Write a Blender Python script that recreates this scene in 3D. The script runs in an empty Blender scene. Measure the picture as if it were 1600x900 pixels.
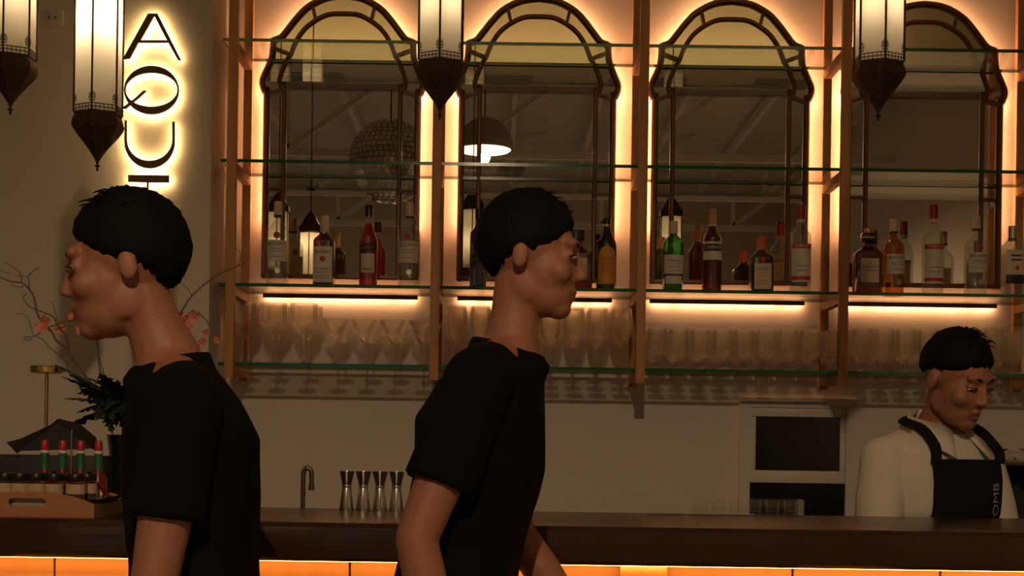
import bpy, bmesh, math, random
from mathutils import Vector, Matrix, Euler, noise
random.seed(7)
S = bpy.context.scene
COL = S.collection
PI = math.pi

# ------------------------------------------------------------------ camera
F = 2365.0                 # focal length in pixels of the 1600x900 frame
PX, PY = 780.0, 698.0      # principal point (vertical shift lens)
ZC = 1.255                 # camera height
ROLL = 0.0147
cr, sr = math.cos(ROLL), math.sin(ROLL)
cam_d = bpy.data.cameras.new('camera'); cam = bpy.data.objects.new('camera', cam_d); COL.objects.link(cam)
cam_d.sensor_fit = 'HORIZONTAL'; cam_d.sensor_width = 36.0; cam_d.lens = 36.0 * F / 1600.0
cam_d.shift_x = (800 - PX) / 1600.0; cam_d.shift_y = (PY - 450) / 1600.0
cam.matrix_world = Matrix(((cr, -sr, 0, 0), (0, 0, -1, 0), (sr, cr, 0, ZC), (0, 0, 0, 1)))
cam_d.clip_start = 0.05; cam_d.clip_end = 100
S.camera = cam

# ------------------------------------------------------------------ world, exposure
w = bpy.data.worlds.new('world'); S.world = w; w.use_nodes = True
w.node_tree.nodes['Background'].inputs[0].default_value = (0.9, 0.75, 0.6, 1)
w.node_tree.nodes['Background'].inputs[1].default_value = 0.0
S.view_settings.view_transform = 'Standard'; S.view_settings.look = 'None'
S.view_settings.gamma = 1.0; S.view_settings.use_curve_mapping = False
S.view_settings.exposure = 0.15
cy = S.cycles
cy.use_denoising = True
cy.max_bounces = 10; cy.transparent_max_bounces = 48; cy.glossy_bounces = 6
cy.sample_clamp_indirect = 4.0; cy.caustics_reflective = False; cy.caustics_refractive = False

# light levels (W for lamps, strength for emitters)
E_HALO, E_BAR, E_SIGN, E_UNDER = 54.0, 36.0, 22.0, 20.0
W_LANTERN, W_HOT, W_PEND = 0.20, 0.70, 330.0
WARM = (1.0, 0.49, 0.22); SOFTW = (1.0, 0.76, 0.50)

# ------------------------------------------------------------------ helpers
def P(px, py, Y):
    """photo pixel + depth -> world point"""
    a, b = px - PX, PY - py
    return Vector(((a * cr - b * sr) * Y / F, Y, ZC + (a * sr + b * cr) * Y / F))

class MB:
    def __init__(s): s.v = []; s.f = []; s.m = []
    def add(s, vs, fs, mi=0):
        o = len(s.v); s.v += [Vector(v) for v in vs]
        s.f += [tuple(i + o for i in f) for f in fs]; s.m += [mi] * len(fs); return s
    def box(s, a, b, bev=0.0, mi=0, rz=0.0):
        (x0, y0, z0), (x1, y1, z1) = a, b
        if bev <= 0:
            vs = [(x, y, z) for z in (z0, z1) for y in (y0, y1) for x in (x0, x1)]
            fs = [(0, 2, 3, 1), (4, 5, 7, 6), (0, 1, 5, 4), (2, 6, 7, 3), (0, 4, 6, 2), (1, 3, 7, 5)]
        else:
            bm = bmesh.new(); bmesh.ops.create_cube(bm, size=1)
            for v in bm.verts:
                v.co = Vector(((x0 + x1) / 2 + v.co.x * (x1 - x0), (y0 + y1) / 2 + v.co.y * (y1 - y0), (z0 + z1) / 2 + v.co.z * (z1 - z0)))
            bmesh.ops.bevel(bm, geom=bm.edges[:], offset=bev, segments=2, affect='EDGES', profile=0.6)
            bm.verts.index_update(); vs = [v.co.copy() for v in bm.verts]; fs = [tuple(v.index for v in f.verts) for f in bm.faces]; bm.free()
        if rz:
            c = Vector(((x0 + x1) / 2, (y0 + y1) / 2, 0)); R = Matrix.Rotation(rz, 3, 'Z')
            vs = [R @ (Vector(v) - c) + c for v in vs]
        return s.add(vs, fs, mi)
    def beam(s, p, q, w, h, mi=0):
        p, q = Vector(p), Vector(q); d = (q - p).normalized()
        u = d.cross(Vector((0, 0, 1)));  u = Vector((1, 0, 0)) if u.length < 1e-4 else u.normalized()
        n = u.cross(d)
        vs = [e + u * (sx * w / 2) + n * (sz * h / 2) for e in (p, q) for sx, sz in ((-1, -1), (1, -1), (1, 1), (-1, 1))]
        return s.add(vs, [(3, 2, 1, 0), (4, 5, 6, 7), (0, 1, 5, 4), (1, 2, 6, 5), (2, 3, 7, 6), (3, 0, 4, 7)], mi)
    def tube(s, pts, r, seg=8, mi=0, flat=1.0):
        pts = [Vector(p) for p in pts]; n = len(pts)
        rs = [r] * n if not hasattr(r, '__len__') else list(r)
        vs = []; fs = []; ref = None
        for i, p in enumerate(pts):
            d = (pts[min(i + 1, n - 1)] - pts[max(i - 1, 0)]).normalized()
            if ref is None:
                ref = d.cross(Vector((0.3, 0.1, 1))); ref = ref if ref.length > 1e-3 else d.cross(Vector((1, 0, 0)))
            u = (ref - d * ref.dot(d)).normalized(); ref = u; w_ = d.cross(u)
            for k in range(seg):
                a = 2 * PI * k / seg
                vs.append(p + (u * math.cos(a) + w_ * (math.sin(a) * flat)) * rs[i])
        for i in range(n - 1):
            for k in range(seg):
                k2 = (k + 1) % seg
                fs.append((i * seg + k, i * seg + k2, (i + 1) * seg + k2, (i + 1) * seg + k))
        fs.append(tuple(range(seg - 1, -1, -1))); fs.append(tuple((n - 1) * seg + k for k in range(seg)))
        return s.add(vs, fs, mi)
    def lathe(s, prof, seg=24, n=2.0, c=(0, 0, 0), mi=0, sx=1.0, sy=1.0, rot=0.0):
        vs = []; fs = []; m = len(prof)
        for (r, z) in prof:
            for k in range(seg):
                t = 2 * PI * k / seg + rot; ct, st = math.cos(t), math.sin(t)
                q = 1.0 if n == 2 else (abs(ct) ** n + abs(st) ** n) ** (-1 / n)
                vs.append((c[0] + r * q * ct * sx, c[1] + r * q * st * sy, c[2] + z))
        for i in range(m - 1):
            for k in range(seg):
                k2 = (k + 1) % seg
                fs.append((i * seg + k, i * seg + k2, (i + 1) * seg + k2, (i + 1) * seg + k))
        if prof[0][0] > 1e-6: fs.append(tuple(range(seg - 1, -1, -1)))
        if prof[-1][0] > 1e-6: fs.append(tuple((m - 1) * seg + k for k in range(seg)))
        return s.add(vs, fs, mi)
    def ell(s, c, r, seg=16, rings=10, M=None, mi=0):
        r = (r, r, r) if not hasattr(r, '__len__') else r
        vs = [Vector((0, 0, -1))]; fs = []
        for i in range(1, rings):
            t = PI * i / rings
            for k in range(seg):
                a = 2 * PI * k / seg; vs.append(Vector((math.sin(t) * math.cos(a), math.sin(t) * math.sin(a), -math.cos(t))))
        vs.append(Vector((0, 0, 1))); L = len(vs) - 1
        for k in range(seg):
            k2 = (k + 1) % seg
            fs.append((0, 1 + k2, 1 + k)); fs.append((L, L - seg + k, L - seg + k2))
            for i in range(rings - 2):
                a = 1 + i * seg; fs.append((a + k, a + k2, a + seg + k2, a + seg + k))
        vs = [Vector((v.x * r[0], v.y * r[1], v.z * r[2])) for v in vs]
        if M is not None: vs = [M @ v for v in vs]
        return s.add([v + Vector(c) for v in vs], fs, mi)
    def limb(s, pts, rs, seg=14):
        s.tube(pts, rs, seg)
        for p, r in zip(pts, rs): s.ell(p, r * 0.995, seg, 8)
        return s
    def loft(s, rings, seg=28, n=2.3):
        """rings: (cx, cy, z, rx, ry)"""
        vs = []; fs = []
        for (cx, cy_, z, rx, ry) in rings:
            for k in range(seg):
                t = 2 * PI * k / seg; ct, st = math.cos(t), math.sin(t); q = (abs(ct) ** n + abs(st) ** n) ** (-1 / n)
                vs.append((cx + rx * q * ct, cy_ + ry * q * st, z))
        m = len(rings)
        for i in range(m - 1):
            for k in range(seg):
                k2 = (k + 1) % seg; fs.append((i * seg + k, i * seg + k2, (i + 1) * seg + k2, (i + 1) * seg + k))
        fs.append(tuple(range(seg - 1, -1, -1))); fs.append(tuple((m - 1) * seg + k for k in range(seg)))
        return s.add(vs, fs)
    def xf(s, M): s.v = [M @ v for v in s.v]; return s

def mesh_of(mb, name):
    me = bpy.data.meshes.new(name); me.from_pydata([tuple(v) for v in mb.v], [], mb.f)
    if any(mb.m): me.polygons.foreach_set('material_index', mb.m)
    me.validate(); me.update(); return me

def obj(name, mb, mats, parent=None, smooth=0.6, label=None, loc=None):
    me = mesh_of(mb, name) if isinstance(mb, MB) else mb
    for m in (mats if isinstance(mats, (list, tuple)) else [mats]): me.materials.append(m)
    if smooth:
        me.polygons.foreach_set('use_smooth', [True] * len(me.polygons)); me.set_sharp_from_angle(angle=smooth)
    o = bpy.data.objects.new(name, me); COL.objects.link(o)
    if parent: o.parent = parent
    if loc is not None: o.location = loc
    if label: o['label'] = label
    return o

def tag(o, label, cat, group=None):
    o['label'] = label; o['category'] = cat
    if group: o['group'] = group
    return o
def thing(name, label, cat, loc=(0, 0, 0), rz=0.0, group=None):
    o = bpy.data.objects.new(name, None); COL.objects.link(o); o.empty_display_size = 0.05
    o.location = loc; o.rotation_euler = (0, 0, rz); return tag(o, label, cat, group)
def struct(o): o['kind'] = 'structure'; return o
def copy_thing(root, loc, rz=0.0, label=None, group=None):
    r = root.copy(); COL.objects.link(r); r.location = loc; r.rotation_euler = (0, 0, rz)
    if label: r['label'] = label
    if group: r['group'] = group
    def rec(a, b):
        for ch in list(a.children):
            c = ch.copy(); COL.objects.link(c); c.parent = b; rec(ch, c)
    rec(root, r); return r

def eval_mesh(o):
    dg = bpy.context.evaluated_depsgraph_get(); dg.update()
    return bpy.data.meshes.new_from_object(o.evaluated_get(dg))
def fuse(mb, voxel=0.005, it=6):
    o = bpy.data.objects.new('tmp', mesh_of(mb, 'tmp')); COL.objects.link(o)
    m = o.modifiers.new('r', 'REMESH'); m.mode = 'VOXEL'; m.voxel_size = voxel
    if it: sm = o.modifiers.new('s', 'SMOOTH'); sm.factor = 0.5; sm.iterations = it
    me = eval_mesh(o); bpy.data.objects.remove(o); return me
def poly(outer, holes, y0, y1):
    """flat outline in xz (with holes) thickened between y0 and y1"""
    cu = bpy.data.curves.new('c', 'CURVE'); cu.dimensions = '2D'; cu.fill_mode = 'BOTH'; cu.extrude = (y1 - y0) / 2
    for loop in [outer] + list(holes):
        sp = cu.splines.new('POLY'); sp.points.add(len(loop) - 1)
        for p, q in zip(sp.points, loop): p.co = (q[0], q[1], 0, 1)
        sp.use_cyclic_u = True
    o = bpy.data.objects.new('c', cu); COL.objects.link(o); me = eval_mesh(o); bpy.data.objects.remove(o)
    mb = MB(); mb.add([(v.co.x, (y0 + y1) / 2 - v.co.z, v.co.z * 0 + v.co.y) for v in me.vertices], [tuple(p.vertices) for p in me.polygons])
    return mb
def text_mb(txt, size, fn=None, sx=1.0):
    cu = bpy.data.curves.new('t', 'FONT'); cu.body = txt; cu.size = size; cu.align_x = 'CENTER'; cu.align_y = 'CENTER'; cu.resolution_u = 3
    o = bpy.data.objects.new('t', cu); COL.objects.link(o); me = eval_mesh(o); bpy.data.objects.remove(o)
    mb = MB(); mb.add([(v.co.x * sx, 0, v.co.y) for v in me.vertices], [tuple(p.vertices) for p in me.polygons])
    if fn: mb.v = [Vector(fn(v)) for v in mb.v]
    return mb
def smooth_path(pts, sub=5):
    pts = [Vector(p) for p in pts]; out = []
    for i in range(len(pts) - 1):
        p0 = pts[max(i - 1, 0)]; p1 = pts[i]; p2 = pts[i + 1]; p3 = pts[min(i + 2, len(pts) - 1)]
        for k in range(sub):
            t = k / sub
            out.append(0.5 * ((2 * p1) + (p2 - p0) * t + (2 * p0 - 5 * p1 + 4 * p2 - p3) * t * t + (3 * p1 - p0 - 3 * p2 + p3) * t ** 3))
    out.append(pts[-1]); return out

# ------------------------------------------------------------------ materials
MATS = {}
def mat(name, col, rough=0.6, metal=0.0, spec=0.5, var=0.0, vscale=8.0, bump=0.0, bscale=30.0, emit=None, es=0.0, stretch=None, coat=0.0, sheen=0.0):
    m = bpy.data.materials.new(name); m.use_nodes = True; nt = m.node_tree; b = nt.nodes['Principled BSDF']
    b.inputs['Base Color'].default_value = (*col, 1); b.inputs['Roughness'].default_value = rough
    b.inputs['Metallic'].default_value = metal; b.inputs['Specular IOR Level'].default_value = spec; b.inputs['Coat Weight'].default_value = coat
    if sheen: b.inputs['Sheen Weight'].default_value = sheen
    if emit: b.inputs['Emission Color'].default_value = (*emit, 1); b.inputs['Emission Strength'].default_value = es
    if var or bump:
        tc = nt.nodes.new('ShaderNodeTexCoord'); mp = nt.nodes.new('ShaderNodeMapping'); nt.links.new(tc.outputs['Object'], mp.inputs[0])
        if stretch: mp.inputs['Scale'].default_value = stretch
    if var:
        n = nt.nodes.new('ShaderNodeTexNoise'); n.inputs['Scale'].default_value = vscale; n.inputs['Detail'].default_value = 5
        nt.links.new(mp.outputs[0], n.inputs['Vector'])
        mx = nt.nodes.new('ShaderNodeMix'); mx.data_type = 'RGBA'
        mx.inputs[6].default_value = (*[c * (1 - var) for c in col], 1); mx.inputs[7].default_value = (*[min(1, c * (1 + var)) for c in col], 1)
        nt.links.new(n.outputs[0], mx.inputs[0]); nt.links.new(mx.outputs[2], b.inputs['Base Color'])
    if bump:
        n2 = nt.nodes.new('ShaderNodeTexNoise'); n2.inputs['Scale'].default_value = bscale; n2.inputs['Detail'].default_value = 4
        nt.links.new(mp.outputs[0], n2.inputs['Vector'])
        bp = nt.nodes.new('ShaderNodeBump'); bp.inputs['Strength'].default_value = bump; bp.inputs['Distance'].default_value = 0.01
        nt.links.new(n2.outputs[0], bp.inputs['Height']); nt.links.new(bp.outputs[0], b.inputs['Normal'])
    MATS[name] = m; return m
def emitter(name, col, s):
    m = bpy.data.materials.new(name); m.use_nodes = True; nt = m.node_tree; nt.nodes.remove(nt.nodes['Principled BSDF'])
    e = nt.nodes.new('ShaderNodeEmission'); e.inputs[0].default_value = (*col, 1); e.inputs[1].default_value = s
    nt.links.new(e.outputs[0], nt.nodes['Material Output'].inputs[0]); return m
def glassy(name, tint, opac=0.0, body=None, edge=0.55, base=0.05, power=3.0, rough=0.02):
    """thin clear or tinted glass: see-through, brighter at grazing angles, optional coloured body"""
    m = bpy.data.materials.new(name); m.use_nodes = True; nt = m.node_tree; N = nt.nodes; L = nt.links
    b = N['Principled BSDF']; out = N['Material Output']
    tr = N.new('ShaderNodeBsdfTransparent'); tr.inputs[0].default_value = (*tint, 1)
    gl = N.new('ShaderNodeBsdfGlossy'); gl.inputs['Roughness'].default_value = rough; gl.inputs[0].default_value = (1, 1, 1, 1)
    src = tr.outputs[0]
    if opac > 0:
        b.inputs['Base Color'].default_value = (*(body or tint), 1); b.inputs['Roughness'].default_value = 0.3
        mx0 = N.new('ShaderNodeMixShader'); mx0.inputs[0].default_value = opac; L.new(tr.outputs[0], mx0.inputs[1]); L.new(b.outputs[0], mx0.inputs[2]); src = mx0.outputs[0]
    else: N.remove(b)
    lw = N.new('ShaderNodeLayerWeight'); pw = N.new('ShaderNodeMath'); pw.operation = 'POWER'; pw.inputs[1].default_value = power
    ma = N.new('ShaderNodeMath'); ma.operation = 'MULTIPLY_ADD'; ma.inputs[1].default_value = edge; ma.inputs[2].default_value = base
    L.new(lw.outputs['Facing'], pw.inputs[0]); L.new(pw.outputs[0], ma.inputs[0])
    mx = N.new('ShaderNodeMixShader'); L.new(ma.outputs[0], mx.inputs[0]); L.new(src, mx.inputs[1]); L.new(gl.outputs[0], mx.inputs[2])
    L.new(mx.outputs[0], out.inputs[0]); return m

M_wall = mat('wall_plaster', (0.69, 0.62, 0.54), 0.75, var=0.03, vscale=3, bump=0.04, bscale=60)
M_signwall = mat('sign_wall_plaster', (0.69, 0.62, 0.54), 0.75, var=0.03, vscale=2, bump=0.04, bscale=60)
M_floor = mat('floor_concrete', (0.22, 0.18, 0.15), 0.5, var=0.15, vscale=4)
M_ceil = mat('ceiling_white', (0.62, 0.58, 0.52), 0.8, var=0.03, vscale=2)
M_roof = mat('roof_sheet', (0.62, 0.61, 0.57), 0.7, var=0.06, vscale=3)
M_beam = mat('truss_paint', (0.78, 0.76, 0.70), 0.7)
M_header = mat('header_paint', (0.66, 0.61, 0.54), 0.7)
M_wood = mat('pale_oak', (0.55, 0.27, 0.10), 0.5, var=0.16, vscale=9, bump=0.05, bscale=40, stretch=(6, 6, 0.6))
M_rattan = mat('mirror_frame_wood', (0.20, 0.062, 0.022), 0.35, var=0.2, vscale=12, stretch=(3, 3, 1))
M_strip = mat('light_bar_housing', (0.16, 0.055, 0.022), 0.5)
M_led = emitter('led_warm', WARM, E_HALO)
M_ledbar = emitter('led_bar', WARM, E_BAR)
M_ledsign = emitter('led_sign', (1.0, 0.66, 0.26), E_SIGN)
M_ledunder = emitter('led_counter', (1.0, 0.42, 0.08), E_UNDER)
M_letter = mat('letter_bronze', (0.16, 0.085, 0.03), 0.5, metal=0.2)
M_shelf = glassy('shelf_glass', (0.93, 0.97, 0.93), edge=0.6, base=0.03, power=4.0)
M_shelfedge = mat('shelf_glass_edge', (0.010, 0.13, 0.025), 0.15, emit=None)
M_clear = glassy('clear_glass', (0.99, 0.99, 0.98), edge=0.6, base=0.03, power=3.5)
M_bclear = glassy('bottle_glass', (0.90, 0.94, 0.88), 0.10, (0.5, 0.52, 0.42), edge=0.45, base=0.05)
M_lantern = None
M_iron = mat('lantern_iron', (0.060, 0.034, 0.022), 0.36, metal=0.75, bump=0.7, bscale=260)
M_brass = mat('brass', (0.55, 0.36, 0.10), 0.28, metal=1.0)
M_brassdark = mat('glint_brass', (0.22, 0.12, 0.06), 0.3, metal=0.9)  # for the bowl dashes that imitate glints of light from inside
M_steel = mat('steel', (0.55, 0.50, 0.45), 0.25, metal=1.0)
M_black = mat('black_matte', (0.012, 0.011, 0.010), 0.6)
M_blackgloss = mat('black_gloss', (0.010, 0.009, 0.008), 0.15)
M_white = mat('white_label', (0.66, 0.60, 0.52), 0.6)
M_cream = mat('cream_label', (0.60, 0.50, 0.36), 0.6)
M_paint = mat('window_paint', (0.70, 0.62, 0.53), 0.5)
M_pane = glassy('dark_pane', (0.05, 0.05, 0.05), 0.55, (0.01, 0.01, 0.012), edge=0.5, base=0.05)
M_ink = mat('dark_ink', (0.03, 0.025, 0.03), 0.6)
M_red = mat('red_print', (0.50, 0.03, 0.02), 0.5)
M_counter = mat('counter_dark_stone', (0.034, 0.015, 0.008), 0.25, spec=0.4, var=0.4, vscale=5, bump=0.12, bscale=7)
M_plank = mat('counter_plank', (0.42, 0.20, 0.08), 0.55, var=0.2, vscale=6, stretch=(5, 5, 0.5))
M_tray = mat('tray_wood', (0.36, 0.15, 0.06), 0.5, var=0.2, vscale=8, stretch=(1, 5, 5))
M_paper = mat('liner_paper', (0.60, 0.50, 0.40), 0.8)
M_leather = mat('black_leather', (0.008, 0.007, 0.006), 0.6, spec=0.25, bump=0.1, bscale=120)
def mirror_mat():
    m = bpy.data.materials.new('mirror_silver'); m.use_nodes = True; b = m.node_tree.nodes['Principled BSDF']
    b.inputs['Base Color'].default_value = (0.80, 0.76, 0.66, 1); b.inputs['Metallic'].default_value = 1; b.inputs['Roughness'].default_value = 0.0
    return m
M_mirror = mirror_mat()
def frosted(name, col):
    m = bpy.data.materials.new(name); m.use_nodes = True; nt = m.node_tree; N = nt.nodes; L = nt.links; N.remove(N['Principled BSDF'])
    t = N.new('ShaderNodeBsdfTranslucent'); t.inputs[0].default_value = (*col, 1)
    d = N.new('ShaderNodeBsdfDiffuse'); d.inputs[0].default_value = (*[c * 0.8 for c in col], 1)
    mx = N.new('ShaderNodeMixShader'); mx.inputs[0].default_value = 0.35
    L.new(t.outputs[0], mx.inputs[1]); L.new(d.outputs[0], mx.inputs[2]); L.new(mx.outputs[0], N['Material Output'].inputs[0]); return m
M_lantern = frosted('frosted_lantern_glass', (0.95, 0.85, 0.66))

# ------------------------------------------------------------------ the setting
YS = 5.50                  # front edge of the glass shelves
YM = 5.80                  # mirror faces
YW = 5.855                 # back wall
XL, XR, YB, ZT = -5.2, 3.6, -8.0, 4.6
XRET = P(331, 200, 5.47).x  # edge of the sign wall
def wallbox(name, a, b, m, bev=0): return struct(obj(name, MB().box(a, b, bev), m, smooth=None if not bev else 0.6))
wallbox('floor', (XL, YB, -0.1), (XR, YW, 0), M_floor)
wb = wallbox('wall_back', (XRET - 0.05, YW, 0), (XR, YW + 0.15, ZT), M_wall)
wallbox('wall_left_bay', (XL, 5.47, 0), (XRET, YW + 0.15, ZT), M_signwall, 0.006)
wallbox('wall_left', (XL - 0.15, YB, 0), (XL, YW + 0.15, ZT + 0.6), M_wall)
wallbox('wall_right', (XR, YB, 0), (XR + 0.15, YW + 0.15, ZT + 0.6), M_wall)
wallbox('wall_rear', (XL, YB - 0.15, 0), (XR, YB, ZT + 0.6), M_wall)
wallbox('ceiling', (XL, 0.55, ZT), (XR, YW + 0.15, ZT + 0.1), M_ceil)
roof = wallbox('ceiling_hall', (XL, YB, 4.62), (XR, 0.45, 4.72), M_roof)
# header beam with a cove ledge that the mirrors show
hd = struct(obj('trim_1', MB().box((XL, 0.45, 3.90), (XR, 0.55, 5.3)).box((XL, 0.5505, 3.90), (XR, 0.95, 3.94)).box((XL, 0.35, 3.90), (XR, 0.4495, 4.32)), M_header, smooth=None))
obj('cove_light_offscreen', MB().box((-2.2, 0.86, 3.945), (2.6, 0.885, 3.976)), emitter('led_cove', (1.0, 0.66, 0.26), 13.0), hd, smooth=None)
for x in (-1.7, -0.35, 0.75, 1.8):
    obj('air_grille', MB().box((x, 0.58, 3.888), (x + 0.55, 0.82, 3.899)), mat('grille_brown_%d' % int(x * 10 + 50), (0.16, 0.09, 0.07), 0.7), hd, smooth=None)
for i in range(11):
    x = XL + 0.5 + i * 0.8
    obj('purlin', MB().beam((x, YB, 4.56), (x, 0.3, 4.56), 0.05, 0.1), M_beam, roof, smooth=None)
# roof trusses across the hall
for k, y in enumerate((-2.4, -4.6, -6.8)):
    t = struct(obj('trim_%d' % (k + 2), MB().beam((XL, y, 3.95), (XR, y, 3.95), 0.06, 0.07), M_beam, smooth=None))
    for x in (-3.6, -2.0, -0.4, 1.2, 2.8):
        obj('strut', MB().beam((x, y, 3.95), (x, y, 4.6), 0.05, 0.05), M_beam, t, smooth=None)
        obj('brace', MB().beam((x, y, 3.98), (x + 0.85, y, 4.6), 0.05, 0.05), M_beam, t, smooth=None)
# rear windows of the hall
M_dusk = emitter('dusk_window', (0.75, 0.85, 0.9), 0.6)
for i, x in enumerate((-3.2, -2.3, -1.4, 1.0, 1.9)):
    wn = struct(obj('window_%d' % (i + 2), MB().box((x - 0.4, YB, 1.0), (x + 0.4, YB + 0.05, 1.06)).box((x - 0.4, YB, 2.34), (x + 0.4, YB + 0.05, 2.4)).box((x - 0.4, YB, 1.06), (x - 0.34, YB + 0.05, 2.34)).box((x + 0.34, YB, 1.06), (x + 0.4, YB + 0.05, 2.34)), M_paint, smooth=None))
    lit = i in (1, 2)
    obj('lit_pane_offscreen' if lit else 'pane', MB().box((x - 0.34, YB + 0.012, 1.06), (x + 0.34, YB + 0.018, 2.34)), M_dusk if lit else M_blackgloss, wn, smooth=None)

# pass-through sash window in the back wall
def rect(px0, py0, px1, py1, Y):
    a = P(px0, py1, Y); b = P(px1, py0, Y); return a.x, a.z, b.x, b.z
wx0, wz0, wx1, wz1 = rect(1152, 624, 1338, 836, YW)
win = struct(obj('window_1', MB().box((wx0, YW - 0.022, wz0), (wx0 + 0.042, YW, wz1)).box((wx1 - 0.042, YW - 0.022, wz0), (wx1, YW, wz1)).box((wx0 + 0.042, YW - 0.022, wz1 - 0.036), (wx1 - 0.042, YW, wz1)), M_paint, smooth=None))
zs = P(1240, 745, YW).z
sx0, sx1 = wx0 + 0.042, wx1 - 0.042
fr = obj('sash_frame', MB().box((sx0, YW - 0.015, zs - 0.024), (sx1, YW, zs + 0.024), 0.003).box((sx0, YW - 0.015, wz1 - 0.072), (sx1, YW, wz1 - 0.036), 0.003).box((sx0, YW - 0.015, zs + 0.0245), (sx0 + 0.022, YW, wz1 - 0.0725), 0.003).box((sx1 - 0.022, YW - 0.015, zs + 0.0245), (sx1, YW, wz1 - 0.0725), 0.003), M_paint, win)
obj('pane', MB().box((sx0 + 0.02, YW - 0.006, zs + 0.02), (sx1 - 0.02, YW - 0.003, wz1 - 0.07)), M_blackgloss, win, smooth=None)
obj('pane', MB().box((sx0, YW - 0.004, wz0), (sx1, YW - 0.001, zs - 0.02)), M_blackgloss, win, smooth=None)

# wall plates
def plate(name, label, px0, py0, px1, py1, cat, extra):
    x0, z0, x1, z1 = rect(px0, py0, px1, py1, 5.47)
    t = thing(name, label, cat, ((x0 + x1) / 2, 5.47, z0)); wv = (x1 - x0) / 2; hv = z1 - z0
    obj('plate', MB().box((-wv, -0.009, 0), (wv, 0, hv), 0.002), M_paint, t)
    extra(t, wv, hv)
def sockets(t, wv, hv):
    for dx in (-0.012, 0.012): obj('socket_hole', MB().box((dx - 0.002, -0.010, hv * 0.4), (dx + 0.002, -0.0088, hv * 0.65)), M_ink, t, smooth=None)
plate('wall_socket', 'small beige socket plate high on the wall between two lanterns', 66, 17, 99, 41, 'socket', sockets)
plate('light_switch', 'square beige switch plate on the wall below the glowing letters', 252, 325, 283, 359, 'switch', lambda t, wv, hv: obj('rocker', MB().box((-wv * 0.45, -0.013, hv * 0.2), (wv * 0.45, -0.008, hv * 0.8), 0.001), M_paint, t))

# ------------------------------------------------------------------ shelf ladders and glass shelves
ZSH = [2.720, 2.2806, 1.8306, 1.5422]     # centre heights of the four glass shelves
GT = 0.006
post_px = [362, 682, 1004, 1320, 1640]
lad_label = ['pale wooden ladder upright nearest the glowing letter sign', 'pale wooden ladder upright between red aperitif bottle and whisky bottle', 'pale wooden ladder upright between coffee liqueur and green gin bottles',
             'pale wooden ladder upright between red-capped vodka and square amaretto bottle', 'pale wooden ladder upright past the silver-capped gin bottle']
ZBOT = 1.492
def ladder(px, label):
    x = P(px, 300, 5.48).x
    t = thing('shelf_ladder', label, 'shelf upright', (x, 5.5, ZBOT), 0, 'wooden ladders holding the glass shelves')
    hw = 0.0165
    obj('front_post', MB().box((-hw, -0.034, 0), (hw, -0.002, ZT - ZBOT), 0.002), M_wood, t)
    obj('rear_post', MB().box((-hw, 0.295, 0), (hw, 0.327, ZT - ZBOT), 0.002), M_wood, t)
    for z in ZSH:
        zt = z - GT - ZBOT - 0.0004
        obj('rung', MB().box((-hw + 0.002, -0.004, zt - 0.032), (hw - 0.002, 0.297, zt), 0.002), M_wood, t)
    return t
for px, lb in zip(post_px, lad_label): ladder(px, lb)

gx0, gx1 = P(345, 250, YS).x, P(1690, 270, YS).x
sh_label = ['empty glass shelf with green edge crossing the mirror arches', 'empty glass shelf with green edge crossing the middle of the mirrors',
            'green-edged glass shelf carrying the liquor bottles', 'lowest green-edged glass shelf carrying the stemware']
for z, lb in zip(ZSH, sh_label):
    mb = MB().box((gx0, YS, z - GT), (gx1, YM - 0.012, z + GT)); mb.m = [0, 0, 1, 1, 1, 1]
    tag(obj('glass_shelf', mb, [M_shelf, M_shelfedge], smooth=None), lb, 'shelf', 'green-edged glass shelves')

# ------------------------------------------------------------------ arched mirrors
OUT = [(0, 2.975), (.069, 2.964), (.135, 2.930), (.176, 2.889), (.208, 2.848), (.233, 2.816), (.249, 2.806), (.268, 2.800)]
OUT2 = [(.268, 2.800), (.268, 2.780), (.272, 2.735), (.286, 2.697), (.304, 2.656), (.308, 2.636), (.302, 2.612), (.292, 2.590), (.290, 2.560), (.290, 1.890)]
INN = [(0, 2.904), (.065, 2.898), (.135, 2.856), (.176, 2.803), (.200, 2.745)]
INN2 = [(.200, 2.745), (.2165, 2.718), (.237, 2.665), (.241, 2.636), (.229, 2.608), (.222, 2.580), (.222, 1.895)]
def half(a, b):
    p = smooth_path([(x, 0, z) for x, z in a], 4) + smooth_path([(x, 0, z) for x, z in b], 3)[1:]
    return [(q.x, q.z) for q in p]
HO, HI = half(OUT, OUT2), half(INN, INN2)
def full(h): return [(-x, z) for x, z in reversed(h)] + h[1:]
def inset(path, d):
    out = []; n = len(path)
    for i, (x, z) in enumerate(path):
        a = path[max(i - 1, 0)]; b = path[min(i + 1, n - 1)]; dx, dz = b[0] - a[0], b[1] - a[1]; L = math.hypot(dx, dz) or 1
        out.append((x + dz / L * d, z - dx / L * d))
    return out
def ribbon(mb, path, wd, y0, y1):
    """moulding that follows an xz path: rounded front"""
    A = inset(path, -wd / 2); B = inset(path, wd / 2); Cc = inset(path, -wd * 0.22); Dd = inset(path, wd * 0.22)
    n = len(path); vs = []
    ym = y0 + (y1 - y0) * 0.35
    for i in range(n):
        vs += [(A[i][0], y1, A[i][1]), (A[i][0], ym, A[i][1]), (Cc[i][0], y0, Cc[i][1]), (Dd[i][0], y0, Dd[i][1]), (B[i][0], ym, B[i][1]), (B[i][0], y1, B[i][1])]
    fs = []
    for i in range(n - 1):
        for k in range(6):
            k2 = (k + 1) % 6; fs.append((i * 6 + k, i * 6 + k2, i * 6 + 6 + k2, i * 6 + 6 + k))
    fs.append((5, 4, 3, 2, 1, 0)); fs.append(tuple((n - 1) * 6 + k for k in range(6)))
    return mb.add(vs, fs)
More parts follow.
